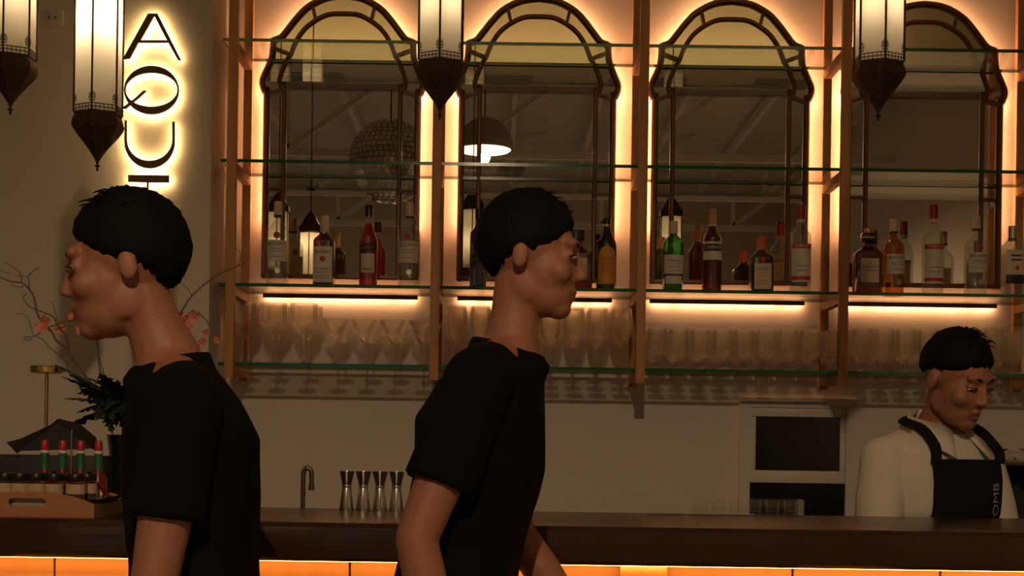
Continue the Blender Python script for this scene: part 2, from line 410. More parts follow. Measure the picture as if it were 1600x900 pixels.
def slab(half_path, y0, y1):
    hp = [(max(x, 0.002), z) for x, z in half_path]; n = len(hp); vs = []; fs = []
    for x, z in hp: vs += [(-x, y0, z), (x, y0, z), (-x, y1, z), (x, y1, z)]
    for i in range(n - 1):
        a, b = 4 * i, 4 * i + 4
        fs += [(a, b, b + 1, a + 1), (a + 3, b + 3, b + 2, a + 2), (a, a + 2, b + 2, b), (a + 1, b + 1, b + 3, a + 3)]
    fs += [(0, 1, 3, 2), (4 * n - 4, 4 * n - 2, 4 * n - 1, 4 * n - 3)]
    return MB().add(vs, fs)
mir_px = [533, 838, 1140, 1442]
mir_lab = ['ogee-arched mirror behind the bourbon and red aperitif bottles', 'ogee-arched mirror behind the coffee liqueur bottle', 'ogee-arched mirror behind the green gin bottle', 'ogee-arched mirror behind the gold rum and silver-capped gin bottles']
ZB = 1.885
def make_mirror(loc, label):
    t = thing('arched_mirror', label, 'mirror', loc, 0, 'backlit arched mirrors behind the bar')
    def L(mb): return mb.xf(Matrix.Translation((0, 0, -ZB)))
    obj('backing', L(slab(inset([(x, z) for x, z in HO], 0.006), 0.006, 0.014)), M_strip, t, smooth=None)
    obj('border_pane', L(slab(HO, 0.002, 0.006)), M_mirror, t, smooth=None)
    obj('mirror_pane', L(slab(HI, -0.003, 0.001)), M_mirror, t, smooth=None)
    obj('outer_frame', L(ribbon(MB(), full(HO), 0.024, -0.016, 0.012)), M_rattan, t)
    obj('inner_frame', L(ribbon(MB(), full(HI), 0.017, -0.014, 0.001)), M_rattan, t)
    obj('bottom_rail', L(MB().box((-0.30, -0.016, ZB), (0.30, 0.012, ZB + 0.020), 0.004)), M_rattan, t)
    for s in (-1, 1):
        for p, q in (((.200, 2.745), (.262, 2.768)), ((.232, 2.610), (.292, 2.590)), ((.105, 2.874), (.120, 2.936)), ((.222, 2.228), (.29, 2.228))):
            obj('cross_bar', L(MB().beam((s * p[0], -0.005, p[1]), (s * q[0], -0.005, q[1]), 0.014, 0.012)), M_rattan, t, smooth=None)
    path = inset(full(HO), 0.013)
    obj('led_strip', L(MB().tube([(x, 0.024, z) for x, z in path if z > 1.93], 0.004, 5)), M_led, t)
    return t
m0 = None
for px, lb in zip(mir_px, mir_lab):
    loc = Vector((P(px, 300, YM).x, YM, ZB))
    m0 = make_mirror(loc, lb) if m0 is None else m0
    if m0['label'] != lb: copy_thing(m0, loc, 0, lb)
# light bars on the wall under each mirror
bar_lab = ['slim dark wall light bar under the mirror behind the bourbon bottle', 'slim dark wall light bar under the mirror behind the coffee liqueur', 'slim dark wall light bar under the mirror behind the green gin bottle', 'slim dark wall light bar under the mirror behind the gold rum bottle']
for px, lb in zip(mir_px, bar_lab):
    t = thing('light_bar', lb, 'light bar', (P(px, 300, YM).x, YW, 1.816), 0, 'light bars under the mirrors')
    obj('housing', MB().box((-0.298, -0.034, 0), (0.298, -0.022, 0.014), 0.002), M_strip, t)
    for dx in (-0.2, 0.2): obj('bracket', MB().box((dx - 0.01, -0.024, 0.004), (dx + 0.01, 0, 0.010)), M_strip, t, smooth=None)
    obj('led_strip', MB().box((-0.292, -0.021, 0.003), (0.292, -0.018, 0.011)), M_ledbar, t, smooth=None)

# ------------------------------------------------------------------ glowing letters
YLET = 5.435
def lp(px, py): p = P(px, py, YLET); return (p.x, p.z)
def ell_px(cx, cy_, rx, ry, a0=0, a1=360, n=48):
    return [lp(cx + rx * math.cos(math.radians(a0 + (a1 - a0) * k / n)), cy_ - ry * math.sin(math.radians(a0 + (a1 - a0) * k / n))) for k in range(n + (0 if a1 - a0 == 360 else 1))]
letters = {
 'letter_a': ([lp(*q) for q in ((231, 21), (246, 21), (283, 94), (278, 94), (262.5, 66.5), (216, 66.5), (203, 91), (191, 93))], [[lp(*q) for q in ((241, 25), (219.5, 62.5), (260.5, 62.5))]]),
 'letter_q': (ell_px(236.5, 140.5, 43, 38), [ell_px(236.5, 140, 40.5, 26.5)]),
 'letter_u': ([lp(194.5, 188), lp(198, 188)] + ell_px(233.5, 218, 35.5, 33, 180, 360, 24) + [lp(269, 190), lp(273, 190)] + ell_px(233.5, 220, 39.5, 43, 0, -180, 24), []),
 'letter_bar': ([lp(*q) for q in ((200, 273), (264, 274), (264, 285), (232, 285), (231, 335), (228, 335), (229, 285), (200, 284))], [])}
let_lab = {'letter_a': 'bronze letter A of the backlit vertical sign', 'letter_q': 'bronze letter Q on its side in the backlit vertical sign', 'letter_u': 'bronze letter U of the backlit vertical sign', 'letter_bar': 'bronze bar letter with a stem at the foot of the backlit sign'}
qtail = [lp(*q) for q in ((189, 169), (196, 170), (203, 164.5), (216, 154), (229, 142), (224, 141), (212, 152), (199, 162))]
for nm, (outer, holes) in letters.items():
    xs = [p[0] for p in outer]; zs_ = [p[1] for p in outer]; base = Vector(((min(xs) + max(xs)) / 2, 5.47, min(zs_)))
    t = thing(nm, let_lab[nm], 'sign letter', base, 0, 'letters of the backlit sign')
    T = Matrix.Translation(-base)
    mb = poly(outer, holes, YLET, YLET + 0.012)
    if nm == 'letter_q': q_ = poly(qtail, [], YLET + 0.0005, YLET + 0.0125); mb.add(q_.v, q_.f)
    obj('letter_face', mb.xf(T), M_letter, t, smooth=None)
    cx = (min(xs) + max(xs)) / 2; cz = (min(zs_) + max(zs_)) / 2
    mb = poly(outer, holes, YLET + 0.0135, YLET + 0.016)
    if nm == 'letter_q': q_ = poly(qtail, [], YLET + 0.0137, YLET + 0.0158); mb.add(q_.v, q_.f)
    obj('led_back', mb.xf(T), M_ledsign, t, smooth=None)
    for sx in (-0.3, 0.3):   # stand-off pins
        pass

# ------------------------------------------------------------------ lanterns
def lantern(tip_px, tip_py, Y, label, hot, glass_h=0.30):
    tip = P(tip_px, tip_py, Y); R = 0.060
    t = thing('moroccan_lantern', label, 'lantern', tip, 0, 'hanging filigree lanterns')
    k = Y / F
    zg = 92 * k            # bottom of the glass above the tip
    prof = [(0.0005, 0.0), (0.004, 3 * k), (0.0015, 6 * k), (0.008, 8.5 * k), (0.002, 11 * k), (0.004, 15 * k), (0.010, 22 * k), (0.022, 33 * k), (0.036, 44 * k), (0.052, 56 * k), (0.0635, 66 * k), (0.066, 72 * k), (0.063, 79 * k), (0.058, 86 * k), (0.060, 88 * k), (0.060, 90 * k)]
    obj('bowl', MB().lathe(prof[5:], 6, rot=PI / 6), M_iron, t, smooth=0.25)
    obj('finial', MB().lathe(prof[:6], 10), M_iron, t)
    for i in range(6):       # raised dashes whose brass colour stands in for light through the pierced bowl
        am = PI / 3 + i * PI / 3; nrm = Vector((math.cos(am), math.sin(am), 0)); tn = Vector((-math.sin(am), math.cos(am), 0)); mb = MB()
        for (r_a, z_a), (r_b, z_b) in zip(prof[7:12], prof[8:13]):
            for u in (0.25, 0.7):
                r_ = r_a + (r_b - r_a) * u; z_ = z_a + (z_b - z_a) * u; c = nrm * (r_ * 0.866 + 0.0006) + Vector((0, 0, z_))
                for dx in (-0.30, 0.0, 0.30): mb.tube([c + tn * (r_ * (dx - .09)), c + tn * (r_ * dx) + Vector((0, 0, .0018)), c + tn * (r_ * (dx + .09))], 0.0009, 5)
        obj('bowl_glint', mb, M_brassdark, t)
    zt = zg + glass_h
    rib = []
    for i in range(6):
        a = PI / 6 + i * PI / 3; b = a + PI / 3
        c0 = Vector((math.cos(a), math.sin(a), 0)) * R; c1 = Vector((math.cos(b), math.sin(b), 0)) * R
        q0 = c0 * 0.965; q1 = c1 * 0.965
        obj('glass_panel', MB().add([q0 + Vector((0, 0, zg)), q1 + Vector((0, 0, zg)), q1 + Vector((0, 0, zt)), q0 + Vector((0, 0, zt))], [(0, 1, 2, 3)]), M_lantern, t, smooth=None)
        obj('rib', MB().tube([c0 + Vector((0, 0, zg - 0.004)), c0 + Vector((0, 0, zt + 0.004))], 0.0027, 6), M_iron, t)
        mb = MB()   # filigree collar: rail, balusters and a little fan at the rib
        for rl in (0.004, 0.012): mb.tube([c0 * 1.01 + Vector((0, 0, zg + rl)), c1 * 1.01 + Vector((0, 0, zg + rl))], 0.0012, 5)
        for j in range(1, 6):
            p = c0.lerp(c1, j / 6) * 1.01; mb.tube([p + Vector((0, 0, zg - 0.003)), p + Vector((0, 0, zg + 0.013))], 0.0009, 4)
        for sgn, (u, v) in ((1, (c0, c1)), (-1, (c1, c0))):
            d = (v - u).normalized()
            for rr in (0.009, 0.0055):
                mb.tube([u * 1.01 + d * (rr * math.sin(q * PI / 8)) + Vector((0, 0, zg + 0.016 + 0.012 - rr * 1.3 * math.cos(q * PI / 8) * (1 if rr > .006 else .8))) for q in range(0, 9)], 0.0009, 4)
            for hz in (0.018, 0.026, 0.034): mb.tube([u * 1.01 + Vector((0, 0, zg + hz)), u * 1.01 + d * 0.008 + Vector((0, 0, zg + hz))], 0.0008, 4)
        obj('filigree', mb, M_iron, t)
    obj('crown', MB().lathe([(0.060, zt), (0.066, zt + 0.008), (0.066, zt + 0.03), (0.050, zt + 0.05), (0.030, zt + 0.085), (0.010, zt + 0.11), (0.004, zt + 0.12)], 6, rot=PI / 6), M_iron, t, smooth=0.25)
    obj('hanging_rod', MB().tube([(0, 0, zt + 0.115), (0, 0, ZT - tip.z)], 0.003, 6), M_iron, t)
    obj('bulb', MB().ell((0, 0, zt - 0.035), (0.014, 0.014, 0.02), 12, 8), emitter('bulb_%d' % int(tip_px), SOFTW, 25.0 if hot else 3.0), t)
    ld = bpy.data.lights.new('lantern_lamp', 'POINT'); ld.energy = W_HOT if hot else W_LANTERN; ld.color = (1.0, 0.80, 0.54); ld.shadow_soft_size = 0.018
    lo = bpy.data.objects.new('lantern_lamp', ld); COL.objects.link(lo); lo.parent = t; lo.location = (0, 0, zt - 0.065 if hot else zg + glass_h * 0.45)
    return t
lantern(16, 180, 3.62, 'dim filigree lantern hanging beside the wall socket plate', False)
lantern(152, 268, 3.72, 'brightly lit filigree lantern hanging in front of the letter A', True, 0.288)
lantern(687, 188, 3.68, 'filigree lantern hanging between the bourbon and whisky mirrors', False)
lantern(1372, 190, 3.60, 'filigree lantern hanging in front of the gold rum mirror', False)

# ------------------------------------------------------------------ bar counter
ZK = 1.10; YC0, YC1 = 3.0, 3.66
ct = thing('bar_counter', 'long dark polished bar counter with glowing plank front', 'bar counter', (0, YC0, 0))
mb = MB()
nx = 140; x0, x1 = -2.7, 2.5
prof = [(0.05, -0.078), (0.010, -0.078), (0.0, -0.070), (-0.003, -0.04), (0.0, -0.010), (0.010, -0.001), (0.022, 0.0), (0.66, 0.0), (0.66, -0.078)]
vs = []; fs = []
for i in range(nx + 1):
    x = x0 + (x1 - x0) * i / nx
    for j, (y, z) in enumerate(prof):
        d = noise.noise(Vector((x * 5, j * 0.35, 3.1))) * (0.007 if j in (2, 3, 4) else 0.003 if j in (1, 5) else 0)
        vs.append((x, y + d, ZK + z))
m_ = len(prof)
for i in range(nx):
    for j in range(m_):
        j2 = (j + 1) % m_; fs.append((i * m_ + j, i * m_ + m_ + j, i * m_ + m_ + j2, i * m_ + j2))
fs += [tuple(range(m_)), tuple(nx * m_ + j for j in range(m_ - 1, -1, -1))]
obj('counter_top', MB().add(vs, fs), M_counter, ct)
obj('led_strip', MB().box((x0 + 0.05, 0.042, ZK - 0.0812), (x1 - 0.05, 0.052, ZK - 0.0785)), M_ledunder, ct, smooth=None)
pw = 0.30; x = x0
while x < x1 - 0.01:
    obj('plank', MB().box((x + 0.002, 0.075, 0), (min(x + pw, x1) - 0.002, 0.10, ZK - 0.079), 0.002), M_plank, ct); x += pw
obj('back_panel', MB().box((x0, 0.10, 0), (x1, 0.62, ZK - 0.079)), M_black, ct, smooth=None)
bx = P(1008, 890, 3.03).x
obj('corbel', MB().box((bx - 0.048, 0.056, ZK - 0.21), (bx + 0.048, 0.075, ZK - 0.0785), 0.004), M_plank, ct)
bc = thing('back_counter', 'dark low back counter under the pass-through window', 'counter', (1.2, 5.2, 0))
obj('cabinet_body', MB().box((-2.2, -0.02, 0), (1.4, YW - 5.2 - 0.002, 0.86)), M_black, bc, smooth=None)
obj('worktop', MB().box((-2.2, -0.05, 0.86), (1.4, YW - 5.2 - 0.002, 0.90), 0.003), M_steel, bc)

# ------------------------------------------------------------------ bottles
def cross_y(x, R, n): q = min(abs(x) / R, 0.999); return -R * (1 - q ** n) ** (1 / n)
def wrap_label(R, n, w_, z0, z1, off=0.0008, top=None, nx_=12):
    mb = MB(); vs = []; fs = []
    for i in range(nx_ + 1):
        x = -w_ / 2 + w_ * i / nx_; y = cross_y(x, R, n) - off; zt = z1 if top is None else z0 + (z1 - z0) * top(2 * x / w_)
        vs += [(x, y, z0), (x, y, zt)]
    for i in range(nx_): fs.append((2 * i, 2 * i + 2, 2 * i + 3, 2 * i + 1))
    return mb.add(vs, fs)
def disc_label(R, n, cx, cz, r, off=0.0016, sz=1.0):
    vs = [(cx, cross_y(cx, R, n) - off, cz)] + [(cx + r * math.cos(a * PI / 10), cross_y(cx + r * math.cos(a * PI / 10), R, n) - off, cz + r * sz * math.sin(a * PI / 10)) for a in range(20)]
    return MB().add(vs, [(0, i + 1, (i + 1) % 20 + 1) for i in range(20)])
def label_text(txt, R, n, cz, size, sx=1.0, off=0.0018, slope=0.0):
    return text_mb(txt, size, lambda v: (v.x, cross_y(v.x, R, n) - off, cz + v.z + slope * v.x), sx)
YBT = 5.59
def bottle(name, label, px, top_py, spec, group='liquor bottles on the glass shelf', rz=0.0, y=YBT):
    z0 = ZSH[2] + GT
    X = P(px, 440, y).x; H = P(px, top_py, y).z - z0
    t = thing(name, label, 'bottle', (X, y, z0), rz, group)
    spec(t, H); return t
def body_profile(R, H, sh, nk, rn, cap):
    """body to sh*H, shoulder to nk*H, neck radius rn up to cap*H"""
    return [(R * 0.86, 0), (R * 0.97, 0.004), (R, 0.010), (R, sh * H), (R * 0.985, sh * H + (nk - sh) * H * 0.18), (R * 0.90, sh * H + (nk - sh) * H * 0.42), (R * 0.66, sh * H + (nk - sh) * H * 0.68), (rn * 1.25, nk * H), (rn, nk * H + 0.008), (rn, cap * H)]
def liquid(prof, k, top):
    out = [(max(r - k, 0.001), z + (k if i == 0 else 0)) for i, (r, z) in enumerate(prof) if z < top]
    out.append((out[-1][0], top)); return out
M_amber = glassy('amber_spirit', (0.40, 0.12, 0.02), 0.6, (0.07, 0.012, 0.003)); M_gold = glassy('gold_spirit', (0.85, 0.50, 0.16), 0.25, (0.40, 0.16, 0.03))
M_aper = glassy('red_aperitif', (0.90, 0.04, 0.01), 0.5, (0.42, 0.008, 0.004)); M_camp = glassy('dark_red_bitter', (0.55, 0.03, 0.03), 0.55, (0.13, 0.006, 0.008))
M_green = glassy('green_gin_glass', (0.16, 0.50, 0.06), 0.35, (0.03, 0.13, 0.01)); M_dark = glassy('dark_brown_glass', (0.12, 0.04, 0.02), 0.8, (0.018, 0.008, 0.005))
M_amar = glassy('amaretto', (0.60, 0.12, 0.03), 0.55, (0.12, 0.018, 0.006)); M_blueclear = glassy('blue_clear_glass', (0.86, 0.91, 0.94), 0.12, (0.45, 0.48, 0.5), edge=0.45)
M_navy = mat('navy_band', (0.010, 0.012, 0.03), 0.5); M_orange = mat('orange_cap', (0.52, 0.13, 0.05), 0.5); M_beige = mat('beige_cap', (0.42, 0.25, 0.15), 0.5); M_capw = mat('white_cap', (0.60, 0.50, 0.42), 0.45)
M_ylab = mat('yellow_label', (0.62, 0.30, 0.05), 0.6, var=0.2, vscale=40); M_goldm = mat('gold_foil', (0.55, 0.32, 0.08), 0.35, metal=0.8); M_rcap = mat('red_cap', (0.30, 0.02, 0.015), 0.4); M_silver = mat('silver_foil', (0.5, 0.47, 0.42), 0.4, metal=0.7)
def rum(gold=False):
    def f(t, H):
        R = 0.041; pr = body_profile(R, H, 0.60, 0.76, 0.0125, 0.84)
        obj('glass', MB().lathe(pr, 28), M_bclear if not gold else M_gold, t)
        if not gold: obj('spirit', MB().lathe(liquid(pr, 0.003, 0.60 * H), 20), M_clear, t)
        c = obj('cap', MB().lathe([(0.0150, 0.82 * H), (0.0155, 0.83 * H), (0.0150, 0.99 * H), (0.0135, H), (0.0, H)], 20), M_capw, t)
        obj('cap_ring', MB().lathe([(0.0158, 0.815 * H), (0.0158, 0.835 * H)], 20), M_ink, c)
        lb = obj('label', wrap_label(R, 2, 0.072, 0.28 * H, 0.53 * H), M_white, t)
        obj('emblem', disc_label(R, 2, 0.0, 0.585 * H, 0.0125), M_red, lb)
        obj('emblem_bat', MB().add([(-.008, -R - .003, .585 * H + .002), (-.003, -R - .003, .585 * H + .001), (0, -R - .003, .585 * H + .004), (.003, -R - .003, .585 * H + .001), (.008, -R - .003, .585 * H + .002), (.003, -R - .003, .585 * H - .003), (0, -R - .003, .585 * H - .005), (-.003, -R - .003, .585 * H - .003)], [(0, 1, 7), (1, 2, 3, 5, 6, 7), (3, 4, 5)]), M_ink, lb, smooth=None)
        obj('lettering', label_text('BACARDI', R, 2, 0.485 * H, 0.0165, 0.95), M_ink, lb, smooth=None)
        for k in (0.43, 0.40, 0.335): obj('print_line', wrap_label(R, 2, 0.05, k * H - 0.0008, k * H + 0.0008, 0.0015), M_ink, lb)
        obj('lower_seal', disc_label(R, 2, 0.004, 0.17 * H, 0.010), M_silver, t)
    return f
def bourbon(t, H):
    R = 0.038; n = 5; pr = body_profile(R, H, 0.62, 0.74, 0.0125, 0.86)
    obj('glass', MB().lathe(pr, 40, n=n), M_amber, t)
    obj('cap', MB().lathe([(0.016, 0.74 * H), (0.0165, 0.86 * H), (0.0150, 0.87 * H), (0.0150, 0.985 * H), (0.013, H), (0, H)], 20), M_capw, t)
    lb = obj('label', wrap_label(R, n, 0.070, 0.05 * H, 0.55 * H), M_white, t)
    obj('lettering', label_text('JIM BEAM', R, n, 0.47 * H, 0.0165, 0.82), M_ink, lb, smooth=None)
    obj('emblem', disc_label(R, n, 0.0, 0.375 * H, 0.0105), M_red, lb)
    obj('small_lettering', label_text('BOURBON', R, n, 0.235 * H, 0.011, 1.0), M_ink, lb, smooth=None)
    for k in (0.19, 0.14, 0.11): obj('print_line', wrap_label(R, n, 0.05, k * H - 0.0008, k * H + 0.0008, 0.0015), M_ink, lb)
def aperitif(t, H):
    R = 0.035; pr = body_profile(R, H, 0.56, 0.74, 0.0135, 0.88)
    obj('glass', MB().lathe(pr, 28), M_clear, t)
    obj('liqueur', MB().lathe(liquid(pr, 0.0012, 0.78 * H), 24), M_aper, t)
    obj('cap', MB().lathe([(0.0145, 0.86 * H), (0.0145, 0.99 * H), (0.013, H), (0, H)], 20), M_blackgloss, t)
    mb = wrap_label(R, 2, 0.064, 0.0, 0.030, 0.0012); mb.v = [v + Vector((0, 0, 0.425 * H + v.x * 0.18)) for v in mb.v]
    lb = obj('slanted_label', mb, M_navy, t)
    obj('lettering', label_text('APEROL', R, 2, 0.425 * H + 0.015, 0.0165, 0.95, 0.002, 0.18), M_orange, lb, smooth=None)
    obj('lower_label', wrap_label(R, 2, 0.050, 0.17 * H, 0.40 * H), M_cream, t)
    obj('print_line', wrap_label(R, 2, 0.03, 0.20 * H, 0.215 * H, 0.0014), M_ink, t)
def whisky(t, H):
    R = 0.032; n = 6; pr = body_profile(R, H, 0.66, 0.76, 0.0125, 0.86)
    obj('glass', MB().lathe(pr, 40, n=n), M_dark, t)
    obj('cap', MB().lathe([(0.0150, 0.78 * H), (0.0150, 0.99 * H), (0, H)], 20), M_blackgloss, t)
    mb = wrap_label(R, n, 0.060, 0.0, 0.028, 0.001); mb.v = [v + Vector((0, 0, 0.36 * H + v.x * 0.35)) for v in mb.v]
    lb = obj('slanted_label', mb, M_ink, t)
    for o_ in (0.002, 0.026):
        mb = wrap_label(R, n, 0.060, o_, o_ + 0.0012, 0.0016); mb.v = [v + Vector((0, 0, 0.36 * H + v.x * 0.35)) for v in mb.v]; obj('gold_line', mb, M_goldm, lb)
def amaretto(dark):
    def f(t, H):
        R = 0.050 if not dark else 0.053; n = 7; pr = [(R * .94, 0), (R, .006), (R, .58 * H), (R * .97, .62 * H), (R * .80, .66 * H), (R * .45, .70 * H), (R * .30, .74 * H), (R * .30, .82 * H)]
        obj('glass', MB().lathe(pr, 40, n=n, sy=0.75), M_amar, t)
        c = obj('cap', MB().lathe([(0.024, 0.79 * H), (0.0255, 0.80 * H), (0.0255, 0.91 * H), (0.024, 0.92 * H), (0, 0.92 * H)] if not dark else [(0.026, 0.84 * H), (0.0275, .85 * H), (0.0275, .985 * H), (.025, H), (0, H)], 24, n=5), M_blackgloss, t)
        if not dark:
            obj('gold_band', MB().lathe([(0.0262, 0.845 * H), (0.0262, 0.865 * H)], 24, n=5), M_goldm, c)
            obj('gold_knob', MB().lathe([(0.013, 0.915 * H), (0.0135, 0.92 * H), (0.0130, 0.99 * H), (0.010, H), (0, H)], 20), M_goldm, c)
        lb = obj('label', MB().box((-0.033, -R * .75 - .0012, 0.17 * H), (0.033, -R * .75 - 0.0002, 0.53 * H)), M_cream, t, smooth=None)
        obj('lettering', text_mb('DISARONNO', 0.0125, lambda v: (v.x, -R * .75 - .0018, 0.40 * H + v.z), 0.8), M_ink, lb, smooth=None)
        obj('emblem', MB().add([(0.006 * math.cos(a * PI / 8), -R * .75 - .0016, 0.47 * H + 0.006 * math.sin(a * PI / 8)) for a in range(16)], [tuple(range(16))]), M_orange, lb, smooth=None)
        obj('print_line', MB().box((-0.026, -R * .75 - .0017, 0.345 * H), (0.026, -R * .75 - .0013, 0.352 * H)), M_ink, lb, smooth=None)
    return f
def coffee(t, H):
    R = 0.037; pr = body_profile(R, H, 0.56, 0.82, 0.0130, 0.88)
    obj('glass', MB().lathe(pr, 28), M_dark, t)
    obj('cap', MB().lathe([(0.0148, 0.86 * H), (0.0148, 0.99 * H), (0, H)], 20), M_blackgloss, t)
    obj('neck_band', MB().lathe([(0.0152, 0.875 * H), (0.0152, 0.905 * H)], 20), M_goldm, t)
    lb = obj('label', wrap_label(R, 2, 0.064, 0.08 * H, 0.60 * H, top=lambda u: 0.72 + 0.28 * math.sqrt(max(0, 1 - u * u))), M_ylab, t)
    obj('lettering', label_text('KAHLUA', R, 2, 0.42 * H, 0.0160, 0.9), M_red, lb, smooth=None)
    for k in (0.36, 0.32, 0.28, 0.24): obj('print_line', wrap_label(R, 2, 0.045, k * H - 0.001, k * H + 0.001, 0.0015), M_red, lb)
def gin(t, H):
    R = 0.041; pr = [(R * .80, 0), (R * .92, .01), (R * .97, .25 * H), (R, .52 * H), (R * 1.06, .53 * H), (R * 1.06, .55 * H), (R, .56 * H), (R * 1.06, .575 * H), (R * 1.06, .59 * H), (R * .98, .60 * H), (R * .96, .68 * H), (R * .80, .74 * H), (R * .45, .79 * H), (.0135, .82 * H), (.0135, .86 * H)]
    obj('glass', MB().lathe(pr, 28), M_green, t)
    obj('cap', MB().lathe([(0.0160, 0.82 * H), (0.0165, 0.985 * H), (0.015, H), (0, H)], 20), M_capw, t)
    lb = obj('label', wrap_label(R, 2, 0.070, 0.24 * H, 0.51 * H, 0.001), M_white, t)
    obj('lettering', label_text('Tanqueray', R, 2, 0.43 * H, 0.0150, 0.8), M_ink, lb, smooth=None)
    for k in (0.38, 0.34, 0.28): obj('print_line', wrap_label(R, 2, 0.042, k * H - 0.0008, k * H + 0.0008, 0.0018), M_ink, lb)
    obj('lower_label', wrap_label(R * .985, 2, 0.060, 0.10 * H, 0.21 * H, 0.001), M_white, t)
def bitter(t, H):
    R = 0.036; pr = body_profile(R, H, 0.62, 0.77, 0.0135, 0.84)
    obj('glass', MB().lathe(pr, 28), M_camp, t)
    obj('cap', MB().lathe([(0.0150, 0.80 * H), (0.0150, 0.985 * H), (0.0135, H), (0, H)], 20), M_beige, t)
    obj('neck_ring', MB().lathe([(0.0154, 0.795 * H), (0.0154, 0.81 * H)], 20), M_white, t)
    lb = obj('label', wrap_label(R, 2, 0.067, 0.38 * H, 0.60 * H), M_white, t)
    obj('text_band', wrap_label(R, 2, 0.067, 0.485 * H, 0.57 * H, 0.0013), M_navy, lb)
    obj('lettering', label_text('CAMPARI', R, 2, 0.527 * H, 0.0165, 0.9, 0.0022), M_white, lb, smooth=None)
def orange_liqueur(t, H):
    R = 0.043; n = 5; pr = body_profile(R, H, 0.58, 0.74, 0.0130, 0.84)
    obj('glass', MB().lathe(pr, 40, n=n), M_dark, t)
    obj('cap', MB().lathe([(0.0160, 0.76 * H), (0.0165, 0.985 * H), (0.015, H), (0, H)], 20), M_orange, t)
    obj('neck_ribbon', MB().box((-0.006, -0.0445, 0.52 * H), (0.006, -0.040, 0.60 * H)), M_red, t, smooth=None)
    lb = obj('label', wrap_label(R, n, 0.062, 0.05 * H, 0.50 * H), M_cream, t)
    obj('lettering', label_text('COINTREAU', R, n, 0.40 * H, 0.0115, 0.8), M_ink, lb, smooth=None)
    for k in (0.33, 0.28, 0.20, 0.14): obj('print_line', wrap_label(R, n, 0.042, k * H - 0.0008, k * H + 0.0008, 0.0016), M_orange, lb)
def vodka(t, H):
    R = 0.039; pr = body_profile(R, H, 0.62, 0.76, 0.0135, 0.86)
    obj('glass', MB().lathe(pr, 28), M_bclear, t)
    obj('cap', MB().lathe([(0.0155, 0.84 * H), (0.0160, 0.94 * H), (0.0150, 0.985 * H), (0.013, H), (0, H)], 20), M_rcap, t)
    obj('cap_ring', MB().lathe([(0.0162, 0.80 * H), (0.0162, 0.84 * H)], 20), M_capw, t)
    lb = obj('label', wrap_label(R, 2, 0.070, 0.12 * H, 0.53 * H), M_white, t)
    for a, b in ((0.50, 0.555), (0.145, 0.185)): obj('red_band', wrap_label(R, 2, 0.072, a * H, b * H, 0.0013), M_red, lb)
    obj('lettering', label_text('SMIRNOFF', R, 2, 0.528 * H, 0.0135, 0.9, 0.0022), M_white, lb, smooth=None)
    for k in (0.30, 0.25): obj('print_line', wrap_label(R, 2, 0.04, k * H - 0.001, k * H + 0.001, 0.0015), M_ink, lb)
def blue_gin(t, H):
    R = 0.037; n = 4; pr = body_profile(R, H, 0.66, 0.80, 0.0125, 0.84)
    obj('glass', MB().lathe(pr, 36, n=n), M_blueclear, t)
    obj('cap', MB().lathe([(0.0150, 0.78 * H), (0.0150, 0.985 * H), (0, H)], 20), M_silver, t)
    obj('cap_ring', MB().lathe([(0.0154, 0.79 * H), (0.0154, 0.81 * H)], 20), M_ink, t)
    lb = obj('label', wrap_label(R, n, 0.066, 0.30 * H, 0.64 * H), M_white, t)
    for k in (0.56, 0.50): obj('print_line', wrap_label(R, n, 0.04, k * H - 0.003, k * H + 0.003, 0.0015), M_ink, lb)
    obj('emblem', disc_label(R, n, 0.004, 0.39 * H, 0.008), M_red, lb)
    obj('band', wrap_label(R, n, 0.068, 0.17 * H, 0.29 * H), M_navy, t)
bottle('rum_bottle', 'clear white-label rum bottle beside the ladder nearest the sign', 433, 315, rum(), rz=0.06)
bottle('bourbon_bottle', 'square amber bourbon bottle with large white label', 506, 337, bourbon, rz=-0.05)
bottle('aperitif_bottle', 'bright red-orange aperitif bottle with black cap', 575, 321, aperitif)
bottle('rum_bottle', 'clear white-label rum bottle next to the red-orange aperitif', 639, 316, rum(), rz=-0.08)
bottle('whisky_bottle', 'dark square whisky bottle with slanted label', 747, 325, whisky)
bottle('amaretto_bottle', 'square amaretto bottle with black cap beside the coffee liqueur', 902, 361, amaretto(True))
bottle('coffee_liqueur_bottle', 'dark coffee liqueur bottle with yellow arched label', 947, 340, coffee)
bottle('gin_bottle', 'green ribbed gin bottle with cream label', 1051, 346, gin)
bottle('bitter_bottle', 'tall dark red bitter bottle with beige cap', 1112, 327, bitter)
bottle('orange_liqueur_bottle', 'short dark square liqueur bottle with orange cap', 1189, 369, orange_liqueur)
bottle('vodka_bottle', 'red-capped vodka bottle standing next to a wooden ladder', 1250, 321, vodka)
bottle('amaretto_bottle', 'square amaretto bottle with gold knob and black collar', 1355, 357, amaretto(False))
bottle('gold_rum_bottle', 'gold rum bottle with white label beside the amaretto', 1395, 342, rum(True), rz=0.25, y=5.645)
bottle('vodka_bottle', 'red-capped vodka bottle between two rum bottles', 1457, 320, vodka)
bottle('rum_bottle', 'clear white-label rum bottle close to the silver-capped gin', 1524, 337, rum(), rz=0.1)
bottle('gin_bottle', 'clear gin bottle with silver cap and navy band', 1581, 352, blue_gin, rz=0.1)

